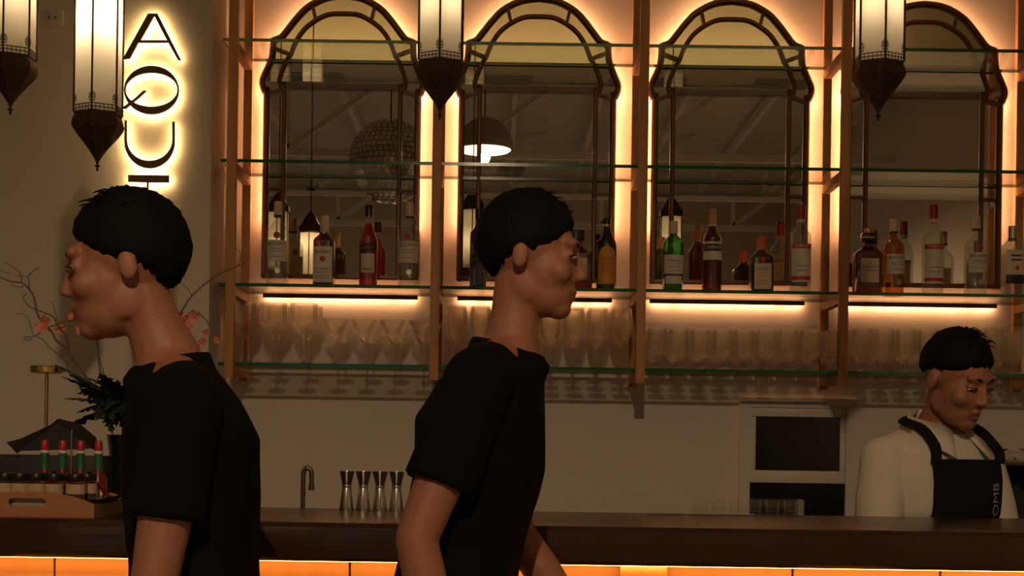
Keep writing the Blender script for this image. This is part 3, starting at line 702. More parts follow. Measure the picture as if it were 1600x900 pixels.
# ------------------------------------------------------------------ stemware on the lowest shelf
def refracting(name):
    m = bpy.data.materials.new(name); m.use_nodes = True; nt = m.node_tree; nt.nodes.remove(nt.nodes['Principled BSDF'])
    g_ = nt.nodes.new('ShaderNodeBsdfGlass'); g_.inputs['IOR'].default_value = 1.48; g_.inputs['Roughness'].default_value = 0.0; g_.inputs[0].default_value = (0.97, 0.96, 0.93, 1)
    nt.links.new(g_.outputs[0], nt.nodes['Material Output'].inputs[0]); return m
M_crystal = refracting('crystal_stem')
def half_clear(m, k):
    nt_ = m.node_tree; mx_ = nt_.nodes.new('ShaderNodeMixShader'); tr_ = nt_.nodes.new('ShaderNodeBsdfTransparent'); tr_.inputs[0].default_value = (0.99, 0.985, 0.97, 1)
    mx_.inputs[0].default_value = k; nt_.links.new(tr_.outputs[0], mx_.inputs[1]); nt_.links.new([n_ for n_ in nt_.nodes if n_.type == 'BSDF_GLASS'][0].outputs[0], mx_.inputs[2]); nt_.links.new(mx_.outputs[0], nt_.nodes['Material Output'].inputs[0])
M_bowl = refracting('crystal_bowl'); half_clear(M_bowl, 0.28); half_clear(M_crystal, 0.5)
ORD = ['first', 'second', 'third', 'fourth', 'fifth', 'sixth', 'seventh', 'eighth', 'ninth', 'tenth']
def split_glass(pr, zk):
    stem = [p for p in pr if p[1] <= zk + 1e-6]; bowl = [p for p in pr if p[1] >= zk - 1e-6]
    inner = [(max(r - 0.0014, 0.0006), z + (0.003 if i == len(bowl) - 1 else 0)) for i, (r, z) in enumerate(reversed(bowl))]
    return MB().lathe(stem, 20), MB().lathe([(0.0006, zk)] + bowl + inner[:-1] + [(0.0005, zk + 0.004)], 28)
def wine_glass(h, rr, angular):
    if angular: return split_glass([(0.034, 0), (0.034, 0.002), (0.010, 0.006), (0.004, 0.012), (0.0035, h * .38), (0.009, h * .42), (0.014, h * .45), (0.018, h * .49), (rr * .95, h * .68), (rr, h * .70), (rr * .97, h)], h * .49)
    return split_glass([(0.034, 0), (0.034, 0.002), (0.010, 0.006), (0.004, 0.012), (0.0035, h * .34), (0.008, h * .37), (0.014, h * .41), (0.028, h * .48), (rr * .9, h * .60), (rr, h * .72), (rr * .97, h * .85), (rr * .86, h)], h * .41)
def martini(h): return split_glass([(0.034, 0), (0.034, 0.002), (0.010, 0.006), (0.004, 0.012), (0.0035, h * .48), (0.012, h * .53), (0.017, h * .58), (0.020, h * .61), (0.040, h * .84), (0.048, h * .93), (0.050, h)], h * .61)
def goblet(h): return split_glass([(0.032, 0), (0.032, 0.003), (0.012, 0.008), (0.007, 0.016), (0.007, h * .22), (0.013, h * .27), (0.022, h * .32), (0.028, h * .37), (0.036, h * .48), (0.0375, h * .65), (0.0365, h)], h * .37)
zg = ZSH[3] + GT
ROWS = {2: ['front row', 'row against the wall'], 3: ['front row', 'middle row', 'row against the wall']}
def row(name, desc, anchor, cat, group, parts, pxs, ys):
    first = None
    for r, (y, off) in enumerate(ys):
        for q, px in enumerate(pxs):
            p = P(px, 570, 5.56); loc = (p.x + off, y, zg); label = '%s %s from %s, %s' % (ORD[q], desc, anchor, ROWS[len(ys)][r])
            if first is None:
                first = thing(name, label, cat, loc, 0, group); obj('stem', parts[0], M_crystal, first); obj('bowl', parts[1], M_bowl, first)
            else: copy_thing(first, loc, 0, label)
row('wine_glass', 'angular wine glass', 'the ladder by the sign wall', 'wine glass', 'angular wine glasses', wine_glass(0.222, 0.052, True), [378, 426, 474], [(5.56, 0), (5.68, 0.004)])
row('cocktail_glass', 'wide cocktail glass', 'the angular wine glasses', 'cocktail glass', 'cocktail glasses', martini(0.165), [523, 568, 613, 658], [(5.56, 0), (5.68, 0.02)])
row('wine_glass', 'round-bowled wine glass', 'the ladder beside the whisky', 'wine glass', 'round wine glasses', wine_glass(0.22, 0.042, False), [712, 750, 787, 823, 859, 896, 933, 970], [(5.55, 0), (5.64, 0), (5.73, 0)])
row('goblet', 'short-stemmed goblet', 'the ladder beside the green gin', 'goblet', 'goblets under the gin', goblet(0.150), [1026, 1060, 1094, 1128, 1162, 1196, 1230, 1264, 1298], [(5.55, 0), (5.635, 0.004), (5.72, -0.003)])
row('goblet', 'taller goblet', 'the ladder beside the gold-knobbed amaretto', 'goblet', 'goblets under the gold rum', goblet(0.160), [1346, 1380, 1414, 1448, 1482, 1516, 1550, 1584], [(5.55, 0), (5.635, 0.012), (5.72, -0.008)])

# ------------------------------------------------------------------ things on and behind the counter
def on_counter(px, Y): return Vector((P(px, 800, Y).x, Y, ZK))
# tray with a cut-out handle
TY0, TD = 3.045, 0.30
tr_x = P(147, 800, TY0).x; tc = P(42, 800, TY0).x; hw = tr_x - tc
tray = thing('serving_tray', 'wooden serving tray with slot handle holding jars', 'tray', (tc, TY0, ZK))
def tray_end(y0, y1):
    o_ = [(-hw, 0), (hw, 0)] + [(hw * (1 - 2 * k / 16), 0.027 + 0.024 * (1 - abs(1 - 2 * k / 16) ** 2.4)) for k in range(17)]
    r = 0.0085; w2 = 0.038; zc = 0.029
    hole = [(w2 - r + r * math.cos(a), zc + r * math.sin(a)) for a in [PI / 2 - k * PI / 6 for k in range(7)]] + [(-w2 + r + r * math.cos(a), zc + r * math.sin(a)) for a in [-PI / 2 - k * PI / 6 for k in range(7)]]
    return poly(o_, [hole], y0, y1)
obj('handle_end', tray_end(0, 0.010), M_tray, tray, smooth=None); obj('handle_end', tray_end(TD - 0.010, TD), M_tray, tray, smooth=None)
for s in (-1, 1): obj('side', MB().box((s * hw - 0.005 - s * 0.005, 0.010, 0), (s * hw + 0.005 - s * 0.005, TD - 0.010, 0.027)), M_tray, tray, smooth=None)
obj('base', MB().box((-hw + 0.01, 0.010, 0), (hw - 0.01, TD - 0.010, 0.007)), M_tray, tray, smooth=None)
mb = MB(); n = 16; vs = []
for j in range(n + 1):
    for i in range(n + 1):
        u, v = i / n * 2 - 1, j / n
        x_ = u * (hw + 0.028); y_ = 0.013 + v * (TD - 0.026)
        e = max(0, (abs(x_) - (hw - 0.045)) / 0.060, (0.022 - y_) / 0.009 * 0.62)
        z_ = 0.0085 + (0.026 * min(1, e * 2) if e > 0 else 0) + 0.003 * noise.noise(Vector((x_ * 30, y_ * 30, 0))) * (1 if e > 0.5 else 0) + (0.012 * max(0, e - .5))
        vs.append((x_, y_, z_))
mb.add(vs, [(j * (n + 1) + i, j * (n + 1) + i + 1, (j + 1) * (n + 1) + i + 1, (j + 1) * (n + 1) + i) for j in range(n) for i in range(n)])
tag(obj('liner_paper', mb, M_paper, loc=(tc, TY0, ZK)), 'crumpled parchment paper lining the wooden tray', 'paper')
zt_ = ZK + 0.0095
M_herb = mat('dark_seasoning', (0.05, 0.045, 0.04), 0.7, var=0.8, vscale=90); M_lid = mat('jar_lid', (0.03, 0.022, 0.02), 0.35, metal=0.5); M_jlabel = mat('kraft_label', (0.50, 0.34, 0.22), 0.7, var=0.1, vscale=30)
jar = None
def make_jar(loc):
    t = thing('spice_jar', 'small glass jar with dark lid and kraft paper label in the tray', 'jar', loc, 0, 'jars in the wooden tray')
    obj('glass', MB().lathe([(0.017, 0), (0.019, 0.003), (0.0195, 0.04), (0.019, 0.055), (0.0165, 0.062), (0.0165, 0.066)], 20), M_clear, t)
    obj('contents', MB().lathe([(0.016, 0.003), (0.0175, 0.006), (0.0178, 0.040)], 16), M_herb, t)
    obj('label', MB().lathe([(0.0200, 0.036), (0.0202, 0.056)], 20), M_jlabel, t)
    obj('lid', MB().lathe([(0.0185, 0.062), (0.0195, 0.064), (0.0195, 0.074), (0.0180, 0.077), (0, 0.077)], 20), M_lid, t)
    return t
spots = [(118, 3.098), (84, 3.102), (57, 3.108), (31, 3.102), (8, 3.108), (136, 3.155), (106, 3.157), (76, 3.16), (49, 3.158), (22, 3.158)]
for q, (px, Y) in enumerate(spots):
    lbj = '%s dark-lidded jar from the tray corner by the flowers, %s' % (ORD[q % 5], 'row by the handle' if q < 5 else 'row before the sauce bottles')
    p = P(px, 780, Y); loc = Vector((p.x, Y, zt_))
    if jar is None: jar = make_jar(loc); jar['label'] = lbj
    else: copy_thing(jar, loc, random.uniform(-1, 1), lbj)
M_sauce = glassy('red_sauce', (0.7, 0.03, 0.02), 0.7, (0.22, 0.01, 0.008)); M_glab = mat('green_neck_label', (0.015, 0.10, 0.04), 0.6); M_redcap = mat('sauce_cap', (0.40, 0.02, 0.02), 0.4)
def make_sauce(loc):
    t = thing('hot_sauce_bottle', 'small red hot sauce bottle with red cap and green neck in the tray', 'bottle', loc, 0, 'hot sauce bottles')
    obj('glass', MB().lathe([(0.017, 0), (0.019, .003), (.019, .055), (.017, .067), (.0105, .080), (.0085, .09), (.008, .125)], 20), M_sauce, t)
    obj('neck_label', MB().lathe([(0.0105, 0.084), (0.0092, 0.092), (0.0090, 0.118)], 18), M_glab, t)
    obj('collar', MB().lathe([(0.0095, 0.118), (0.0098, 0.124)], 18), M_white, t)
    obj('cap', MB().lathe([(0.0078, 0.122), (0.0085, 0.124), (0.0080, 0.143), (0.006, 0.146), (0, 0.146)], 16), M_redcap, t)
    obj('diamond_label', MB().add([(0, -.0198, .010), (.014, -.0150, .033), (0, -.0198, .056), (-.014, -.0150, .033)], [(0, 1, 2, 3)]), M_white, t, smooth=None)
    return t
sc_ = None
for q, (px, Y) in enumerate(((69, 3.235), (97, 3.235), (125, 3.235), (153, 3.225))):
    lbj = '%s red-capped hot sauce bottle from the brass lamp pole' % ORD[q]
    p = P(px, 780, Y); loc = Vector((p.x, Y, zt_))
    if sc_ is None: sc_ = make_sauce(loc); sc_['label'] = lbj
    else: copy_thing(sc_, loc, 0, lbj)
# gold table lamp
lp_ = on_counter(70, 3.59); top = P(70, 572, 3.59).z - ZK
tl = thing('table_lamp', 'slim brass table lamp with flat disc head', 'lamp', lp_)
obj('base', MB().lathe([(0.044, 0), (0.046, 0.003), (0.046, 0.010), (0.042, 0.013), (0.005, 0.014)], 32), M_brass, tl)
obj('pole', MB().tube([(0, 0, 0.013), (0, 0, top - 0.012)], 0.0042, 12), M_brass, tl)
obj('disc_head', MB().lathe([(0.034, top - 0.017), (0.0385, top - 0.015), (0.0385, top - 0.002), (0.036, top), (0, top)], 36), M_brass, tl)
# black pitched-roof caddy
YQ = 3.44
cdl = on_counter(85, YQ); cad = thing('napkin_caddy', 'black caddy with pitched leather roof behind the jars', 'caddy', cdl)
def cp(px, py, dy=0.0): v = P(px, py, YQ + dy) - cdl; return Vector((v.x, dy, v.z))
def panel(a, b, c, d, th=0.006):
    q = [a, b, c, d]; nn = (b - a).cross(d - a).normalized() * th
    return MB().add(q + [p - nn for p in q], [(0, 1, 2, 3), (7, 6, 5, 4), (0, 4, 5, 1), (1, 5, 6, 2), (2, 6, 7, 3), (3, 7, 4, 0)])
r0, r1 = cp(91, 654, -0.05), cp(124, 662, 0.05)
obj('roof_panel', panel(cp(24, 706, -0.08), r0, r1, cp(10, 691, 0.06)), M_leather, cad, smooth=None)
obj('roof_panel', panel(r0 + Vector((0.001, 0, 0)), cp(152, 702, -0.06), cp(151, 684, 0.06), r1 + Vector((0.001, 0, 0))), M_leather, cad, smooth=None)
obj('gable', MB().add([cp(24, 705, -0.078), cp(151, 701, -0.058), r0 + Vector((0, 0.003, -0.004))], [(0, 1, 2)]), M_leather, cad, smooth=None)
zb = cp(60, 711).z
obj('box', MB().box((-0.16, -0.06, 0), (0.115, 0.07, zb), 0.003), M_black, cad)
pr_ = cp(112, 680, -0.066); obj('rod', MB().tube([(pr_.x, -0.066, 0.0), (pr_.x, -0.066, pr_.z + 0.012)], 0.0022, 8), M_steel, cad)
# jiggers
jg = None
for q, (px, Y) in enumerate(((541, 3.59), (567, 3.59), (593, 3.59), (619, 3.60))):
    lbj = '%s steel double-cone jigger from the tap' % ORD[q]
    loc = on_counter(px, Y); hh = 0.092
    if jg is None:
        jg = thing('jigger', lbj, 'jigger', loc, 0, 'row of jiggers')
        obj('lower_cup', MB().lathe([(0.0175, 0), (0.0178, 0.002), (0.0105, 0.054), (0.0100, 0.056)], 24), M_steel, jg)
        obj('upper_cup', MB().lathe([(0.0100, 0.056), (0.0108, 0.058), (0.0185, hh), (0.0175, hh), (0.0098, 0.060), (0.0, 0.060)], 24), M_steel, jg)
        obj('waist_band', MB().lathe([(0.0112, 0.053), (0.0118, 0.056), (0.0112, 0.059)], 24), M_steel, jg)
    else: copy_thing(jg, loc, 0, lbj)
# tap
fY = 3.95; fb = P(473, 800, fY); tap = thing('tap', 'slim dark brass gooseneck tap behind the counter', 'tap', (fb.x, fY, 0.90))
zt2 = P(477, 731, fY).z - 0.90
pts = [(0, 0, 0), (0, 0, zt2 - 0.03)] + [(0.011 - 0.011 * math.cos(a * PI / 8), 0, zt2 - 0.018 + 0.018 * math.sin(a * PI / 8)) for a in range(9)] + [(0.022, 0, zt2 - 0.045)]
M_tap = mat('tap_bronze', (0.20, 0.13, 0.06), 0.35, metal=0.9)
obj('neck', MB().tube(pts, 0.0062, 12), M_tap, tap); obj('spout', MB().tube([(0.022, 0, zt2 - 0.045), (0.022, 0, zt2 - 0.058)], 0.0078, 12), M_tap, tap)
obj('base_collar', MB().lathe([(0.018, 0), (0.018, 0.008), (0.010, 0.014)], 20), M_tap, tap)
sk = thing('prep_counter', 'steel prep counter behind the bar', 'counter', (0, 3.68, 0))
obj('cabinet', MB().box((-2.2, 0.02, 0), (0.9, 0.50, 0.86)), M_black, sk, smooth=None); obj('worktop', MB().box((-2.2, 0.0, 0.86), (0.9, 0.52, 0.90), 0.003), M_steel, sk)
# acrylic box of small glasses
ay = 3.60; a0 = on_counter(1077, ay); a1 = on_counter(1252, ay)
ab = thing('acrylic_box', 'long clear acrylic box of small glasses on the counter', 'box', (0.5 * (a0.x + a1.x), ay, ZK)); hw2 = (a1.x - a0.x) / 2
for nm, A, B in (('side', (-hw2, -.035, .003), (hw2, -.033, .040)), ('side', (-hw2, .033, .003), (hw2, .035, .040)), ('end', (-hw2, -.033, .003), (-hw2 + .002, .033, .040)), ('end', (hw2 - .002, -.033, .003), (hw2, .033, .040)), ('floor', (-hw2, -.035, 0), (hw2, .035, .003))):
    obj(nm, MB().box(A, B), M_clear, ab, smooth=None)
shot = MB().lathe([(0.013, 0), (0.014, 0.003), (0.017, 0.034), (0.0155, 0.034), (0.0128, 0.008), (0.0005, 0.007)], 20); sh0 = None
for k in range(6):
    loc = (a0.x + 0.026 + k * (2 * hw2 - 0.052) / 5, ay, ZK + 0.0032)
    if sh0 is None: sh0 = tag(obj('shot_glass', shot, M_clear, loc=loc), 'first shot glass in the acrylic box from the short box', 'glass', 'shot glasses in the acrylic box')
    else: o = sh0.copy(); COL.objects.link(o); o.location = loc; o['label'] = '%s shot glass in the acrylic box from the short box' % ORD[k]
a2 = on_counter(1040, 3.60)
ab2 = thing('acrylic_box', 'short empty clear acrylic box beside the long one', 'box', a2)
for nm, A, B in (('side', (-.045, -.035, .003), (.045, -.033, .046)), ('side', (-.045, .033, .003), (.045, .035, .046)), ('end', (-.045, -.033, .003), (-.043, .033, .046)), ('end', (.043, -.033, .003), (.045, .033, .046)), ('floor', (-.045, -.035, 0), (.045, .035, .003))):
    obj(nm, MB().box(A, B), M_clear, ab2, smooth=None)
# machine with red digit on the back counter
my = 5.12; mx0 = P(1544, 720, my).x; mzt = P(1570, 705, my).z
mc = thing('coffee_machine', 'steel-topped machine with red digital display by the wall', 'machine', (mx0 + 0.28, my, 0.90))
ht = mzt - 0.90; zlo = P(1570, 728, my).z - 0.90
obj('top_panel', MB().box((-0.28, 0.0, zlo), (0.30, 0.42, ht), 0.004), M_steel, mc)
obj('back_body', MB().box((-0.27, 0.20, 0.0), (0.29, 0.42, zlo)), M_black, mc, smooth=None)
obj('drip_tray', MB().box((-0.28, 0.02, 0.0), (0.30, 0.20, 0.06), 0.004), M_steel, mc)
obj('side_wall', MB().box((-0.28, 0.03, 0.06), (-0.265, 0.20, zlo)), M_blackgloss, mc, smooth=None)
dg = obj('display', MB().box((-0.278, -0.002, zlo + 0.012), (-0.235, 0.0005, ht - 0.006)), M_blackgloss, mc, smooth=None)
obj('red_digit', text_mb('5', 0.030, lambda v: (v.x - 0.259, -0.003, v.z + zlo + (ht - zlo) / 2)), emitter('red_led', (1.0, 0.02, 0.03), 2.5), dg, smooth=None)
obj('knob', MB().tube([(-0.19, -0.004, (zlo + ht) / 2), (-0.19, 0.0, (zlo + ht) / 2)], 0.004, 10), M_ink, mc)
for dx in (-0.10, 0.08):
    obj('group_head', MB().lathe([(0.025, zlo - 0.045), (0.032, zlo - 0.04), (0.032, zlo)], 20, c=(dx, 0.10, 0)), M_steel, mc)
    obj('handle', MB().tube([(dx, 0.09, zlo - 0.035), (dx, -0.03, zlo - 0.05)], 0.011, 10), M_blackgloss, mc)
for dx, wd in ((-0.22, 0.05), (-0.06, 0.07)):
    tag(obj('saucer_stack', MB().lathe([(wd * .6, 0), (wd, 0.008), (wd, 0.010), (wd * .6, 0.004)], 24), M_white, loc=(mx0 + 0.28 + dx, my + 0.12, mzt)), 'pale saucer lying on the %s of the machine top' % ('edge beside the bartender' if wd < .06 else 'middle'), 'saucer')

# ------------------------------------------------------------------ flower arrangement
vY = 3.56; vb = on_counter(196, vY)
fl = thing('flower_arrangement', 'orchid and curly twig arrangement with dark leaves in a glass vase', 'plant', vb)
def vp(px, py, dy=0.0): v = P(px, py, vY + dy) - vb; return Vector((v.x, dy, v.z))
obj('vase', MB().lathe([(0.045, 0), (0.048, 0.004), (0.042, 0.06), (0.040, 0.13), (0.046, 0.17), (0.043, 0.17), (0.037, 0.13), (0.039, 0.01), (0, 0.008)], 28), glassy('smoked_glass', (0.30, 0.30, 0.28), 0.3, (0.03, 0.03, 0.03)), fl)
M_leaf = mat('dark_leaf', (0.020, 0.045, 0.018), 0.45, var=0.4, vscale=20); M_twig = mat('twig', (0.11, 0.055, 0.03), 0.7); M_petal = mat('orchid_petal', (0.55, 0.17, 0.12), 0.6, var=0.25, vscale=60); M_stemg = mat('orchid_stem', (0.10, 0.10, 0.04), 0.6)
cen = vp(178, 632)
random.seed(11)
def leaf_mb(L, W, lobes=3):
    """lobed leaf along +x, drooping"""
    mb = MB(); n_ = 12; vs = []; fs = []
    for i in range(n_ + 1):
        t = i / n_; wv = W * math.sin(PI * min(1, t * 0.93 + 0.07)) ** 0.7 * (1 if i % 2 == 0 else 0.45) * (1 - 0.5 * t)
        if i == n_: wv = 0.0008
        z = -0.35 * L * t * t; vs += [(L * t, -wv, z - wv * 0.25), (L * t, 0, z + 0.002), (L * t, wv, z - wv * 0.25)]
    for i in range(n_):
        a = 3 * i; fs += [(a, a + 3, a + 4, a + 1), (a + 1, a + 4, a + 5, a + 2)]
    return mb.add(vs, fs)
for k in range(46):
    L = random.uniform(0.085, 0.15); az = random.uniform(0, 2 * PI); el = random.uniform(-0.25, 1.0)
    M = Matrix.Translation(cen + Vector((random.uniform(-.02, .02), random.uniform(-.02, .02), random.uniform(-0.015, 0.02)))) @ Euler((random.uniform(-.5, .5), -el, az)).to_matrix().to_4x4()
    obj('leaf', leaf_mb(L, random.uniform(0.022, 0.034)).xf(M), M_leaf, fl, smooth=None)
def twig(pxs, r0, r1, m=M_twig, dy0=0.0, dy1=0.0):
    n_ = len(pxs); pts = [vp(px, py, dy0 + (dy1 - dy0) * i / (n_ - 1)) for i, (px, py) in enumerate(pxs)]; sp = smooth_path(pts, 4)
    obj('twig' if m is M_twig else 'stem', MB().tube(sp, [r0 + (r1 - r0) * i / (len(sp) - 1) for i in range(len(sp))], 6), m, fl)
twig([(188, 640), (150, 610), (129, 580), (113, 560), (105, 545), (88, 532), (82, 520), (66, 503), (58, 490), (56, 478), (52, 462), (44, 450), (34, 442), (18, 440), (0, 433)], 0.0034, 0.0016)
twig([(52, 462), (46, 452), (45, 440), (43, 433), (27, 431)], 0.0016, 0.0009); twig([(43, 433), (50, 425), (61, 418)], 0.0014, 0.0008)
twig([(34, 442), (32, 428), (22, 418), (9, 410)], 0.0014, 0.0008); twig([(38, 448), (28, 448), (17, 444)], 0.0012, 0.0008); twig([(16, 428), (9, 426), (0, 422)], 0.001, 0.0008)
twig([(108, 548), (103, 525), (90, 508), (84, 496), (70, 489), (57, 484), (45, 478), (36, 466), (42, 458)], 0.0024, 0.001)
twig([(92, 505), (86, 488), (82, 474), (75, 470)], 0.0012, 0.0008)
twig([(150, 610), (110, 585), (104, 568), (90, 553), (80, 545), (66, 530), (52, 522), (45, 500), (36, 491), (25, 490)], 0.0018, 0.0008, M_stemg)
twig([(190, 640), (160, 590), (152, 545), (149, 520), (140, 507), (128, 500), (112, 500), (95, 505), (75, 512), (58, 523), (46, 527), (38, 526), (41, 532), (50, 529)], 0.0024, 0.001, M_stemg, 0, -0.03)
twig([(190, 640), (168, 600), (156, 560), (152, 530)], 0.002, 0.0014, M_stemg, 0, 0.02)
twig([(198, 640), (235, 585), (262, 530), (283, 488), (300, 462), (325, 440), (350, 425), (372, 415), (384, 410)], 0.0026, 0.001)
twig([(300, 462), (292, 450), (280, 440)], 0.0012, 0.0007); twig([(372, 415), (376, 398), (366, 385)], 0.001, 0.0006)
twig([(198, 640), (240, 560), (270, 520), (290, 494), (312, 492), (325, 505), (332, 525), (335, 545)], 0.0022, 0.001, M_stemg, 0, -0.02)
def flower(px, py, s, dy, droop):
    c = vp(px, py, dy); t = obj('flower', MB().ell((0, 0, 0), (s * .25, s * .25, s * .3), 10, 8).xf(Matrix.Translation(c)), M_petal, fl)
    for k in range(5):
        a = k * 2 * PI / 5 + random.uniform(-.2, .2); mb = MB(); vs = []
        for i in range(6):
            u = i / 5; wv = s * 0.42 * math.sin(PI * min(1, u * .9 + .06)) ** .8; vs += [(-wv, -u * u * s * .35, u * s), (0, -u * u * s * .2 + .001, u * s), (wv, -u * u * s * .35, u * s)]
        fs = []
        for i in range(5): b = 3 * i; fs += [(b, b + 1, b + 4, b + 3), (b + 1, b + 2, b + 5, b + 4)]
        mb.add(vs, fs); mb.xf(Matrix.Translation(c) @ Matrix.Rotation(droop, 4, 'X') @ Matrix.Rotation(a, 4, 'Y'))
        obj('petal', mb, M_petal, t)
for px, py, s in ((66, 511, .017), (71, 500, .013), (95, 514, .016), (115, 496, .015), (127, 516, .015), (150, 514, .014), (134, 473, .010), (284, 498, .018), (304, 494, .017), (276, 520, .016), (293, 512, .015), (322, 520, .010), (338, 530, .011), (316, 535, .011), (282, 538, .013), (265, 505, .014)):
    flower(px, py, s, random.uniform(-.03, .02), random.uniform(-.5, .5))

# ------------------------------------------------------------------ people
M_skin = mat('skin', (0.33, 0.14, 0.08), 0.55, var=0.08, vscale=18); M_lips = mat('lips', (0.27, 0.10, 0.065), 0.5); M_hair = mat('black_hair', (0.004, 0.0035, 0.003), 0.75, spec=0.15, bump=0.25, bscale=90, stretch=(1, 1, 0.15))
M_tee = mat('black_tee', (0.006, 0.0055, 0.005), 0.9, spec=0.1); M_pants = mat('black_trousers', (0.012, 0.011, 0.012), 0.85); M_shirt = mat('white_shirt', (0.62, 0.56, 0.48), 0.8, var=0.04, vscale=10)
M_apron = mat('charcoal_apron', (0.010, 0.010, 0.012), 0.9, spec=0.15); M_eyew = mat('eye_white', (0.30, 0.25, 0.21), 0.5); M_iris = mat('iris', (0.015, 0.008, 0.005), 0.2); M_shoe = mat('shoe', (0.02, 0.018, 0.016), 0.5)
def head_parts(mb, M, sc=1.0):
    def e(c, r): mb.ell((0, 0, 0), 1, 18, 12, M @ Matrix.Translation(Vector(c) * sc) @ Matrix.Diagonal((*[q * sc for q in (r if hasattr(r, '__len__') else (r, r, r))], 1)))
    def c_(pts, rs): mb.limb([M @ (Vector(p) * sc) for p in pts], [r * sc for r in rs], 10)
    e((0, .018, .030), (.075, .093, .087)); e((0, -.028, -.028), (.063, .064, .078)); e((0, -.030, -.074), (.054, .058, .047)); e((0, -.062, -.100), (.032, .026, .022))
    e((0, -.074, .026), (.056, .017, .016)); e((0, -.062, -.062), (.034, .026, .026))
    for s in (-1, 1):
        e((s * .040, -.056, -.030), .027); e((s * .010, -.096, -.037), (.0075, .010, .007)); e((s * .077, .020, -.010), (.008, .017, .027)); e((s * .044, -.002, -.062), (.014, .038, .034))
        e((s * .031, -.075, .004), (.0165, .0125, .0105))
    c_([(0, -.084, .016), (0, -.094, -.012), (0, -.103, -.033)], [.0070, .0085, .0100])
    c_([(-.022, -.078, -.066), (-.007, -.0915, -.0625), (0, -.0905, -.064), (.007, -.0915, -.0625), (.022, -.078, -.066)], [.0035, .0060, .0060, .0060, .0035])
    c_([(-.018, -.078, -.0755), (0, -.0895, -.0785), (.018, -.078, -.0755)], [.004, .0065, .004])
def hand(mb, wrist, dirv, palm_n, s=1.0, side=1):
    d = Vector(dirv).normalized(); n_ = (Vector(palm_n) - d * Vector(palm_n).dot(d)).normalized(); l = d.cross(n_) * side
    w_ = Vector(wrist)
    mb.limb([w_, w_ + d * .035 * s, w_ + d * .075 * s], [.024 * s, .027 * s, .026 * s], 10)
    for k, (off, L) in enumerate(((.026, .068), (.009, .078), (-.009, .073), (-.025, .056))):
        b = w_ + d * .085 * s + l * off * s; p1 = b + (d * .9 + n_ * .3).normalized() * L * .5 * s; p2 = p1 + (d * .55 + n_ * .8).normalized() * L * .3 * s; p3 = p2 + (d * .1 + n_ * 1).normalized() * L * .25 * s
        mb.limb([w_ + d * .05 * s + l * off * .8 * s, b, p1, p2, p3], [.010 * s, .010 * s, .009 * s, .0082 * s, .007 * s], 8)
    b = w_ + d * .03 * s + l * .024 * s; mb.limb([b, b + (l * .8 + d * .7).normalized() * .035 * s, b + (l * .8 + d * .7).normalized() * .035 * s + (d + n_ * .4).normalized() * .032 * s], [.013 * s, .011 * s, .009 * s], 8)
def hair_mesh(M, sc, front=0.048, side=-0.005, back=-0.055, puff=1.08, seed=0, wild=1.0):
    """cap of hair: an ellipsoid shell that tucks under the skin below the hairline"""
    mb = MB(); seg, rings = 72, 44; vs = []; fs = []; c = Vector((0, .018, .030))
    for i in range(rings + 1):
        t = PI * 0.80 * i / rings
        for k in range(seg):
            a = 2 * PI * k / seg; d = Vector((math.sin(t) * math.cos(a), math.sin(t) * math.sin(a), math.cos(t)))
            fw = -d.y / max(1e-6, math.sqrt(d.x ** 2 + d.y ** 2) or 1)      # 1 = front, -1 = back
            line = front * max(0, fw) ** 1.5 + side * (1 - abs(fw) ** 1.5) + back * max(0, -fw) ** 1.2
            base = Vector((d.x * .076, d.y * .094, d.z * .088)); z = base.z + c.z - line
            z += .007 * noise.noise(Vector((a * 3.5 + seed, a * 9, 1))) + .004 * noise.noise(Vector((a * 14, seed, 4))); up = max(0, min(1, z / 0.03)); up = up * up * (3 - 2 * up)
            nz = noise.noise(Vector((d.x * 9 + seed, d.y * 9, d.z * 3))) * .035 + noise.noise(Vector((d.x * 30 + seed, d.y * 30, d.z * 6))) * .018
            k_ = (0.93 + (puff - 0.93) * up) + nz * up + 0.07 * up * max(0, d.z) ** 2
            vs.append(M @ ((c + base * k_) * sc))
    for i in range(rings):
        for k in range(seg):
            k2 = (k + 1) % seg; fs.append((i * seg + k, (i + 1) * seg + k, (i + 1) * seg + k2, i * seg + k2))
    mb.add(vs, fs); random.seed(seed + 3)
    for q in range(60):   # loose strands over the top
        a = random.uniform(0, 2 * PI); t = random.uniform(0.05, 0.9); d = Vector((math.sin(t) * math.cos(a), math.sin(t) * math.sin(a), math.cos(t)))
        b = c + Vector((d.x * .080, d.y * .098, d.z * .097)); sw = Vector((random.uniform(-.02, .03), random.uniform(-.03, -.005), 0)); hgt = random.uniform(.004, .013) * wild
        mb.tube([M @ ((b + sw * u + d * hgt * math.sin(PI * (.15 + .8 * u))) * sc) for u in (0, .25, .5, .75, 1)], [.0020 * sc, .0019 * sc, .0017 * sc, .0013 * sc, .0004 * sc], 5)
    return mb
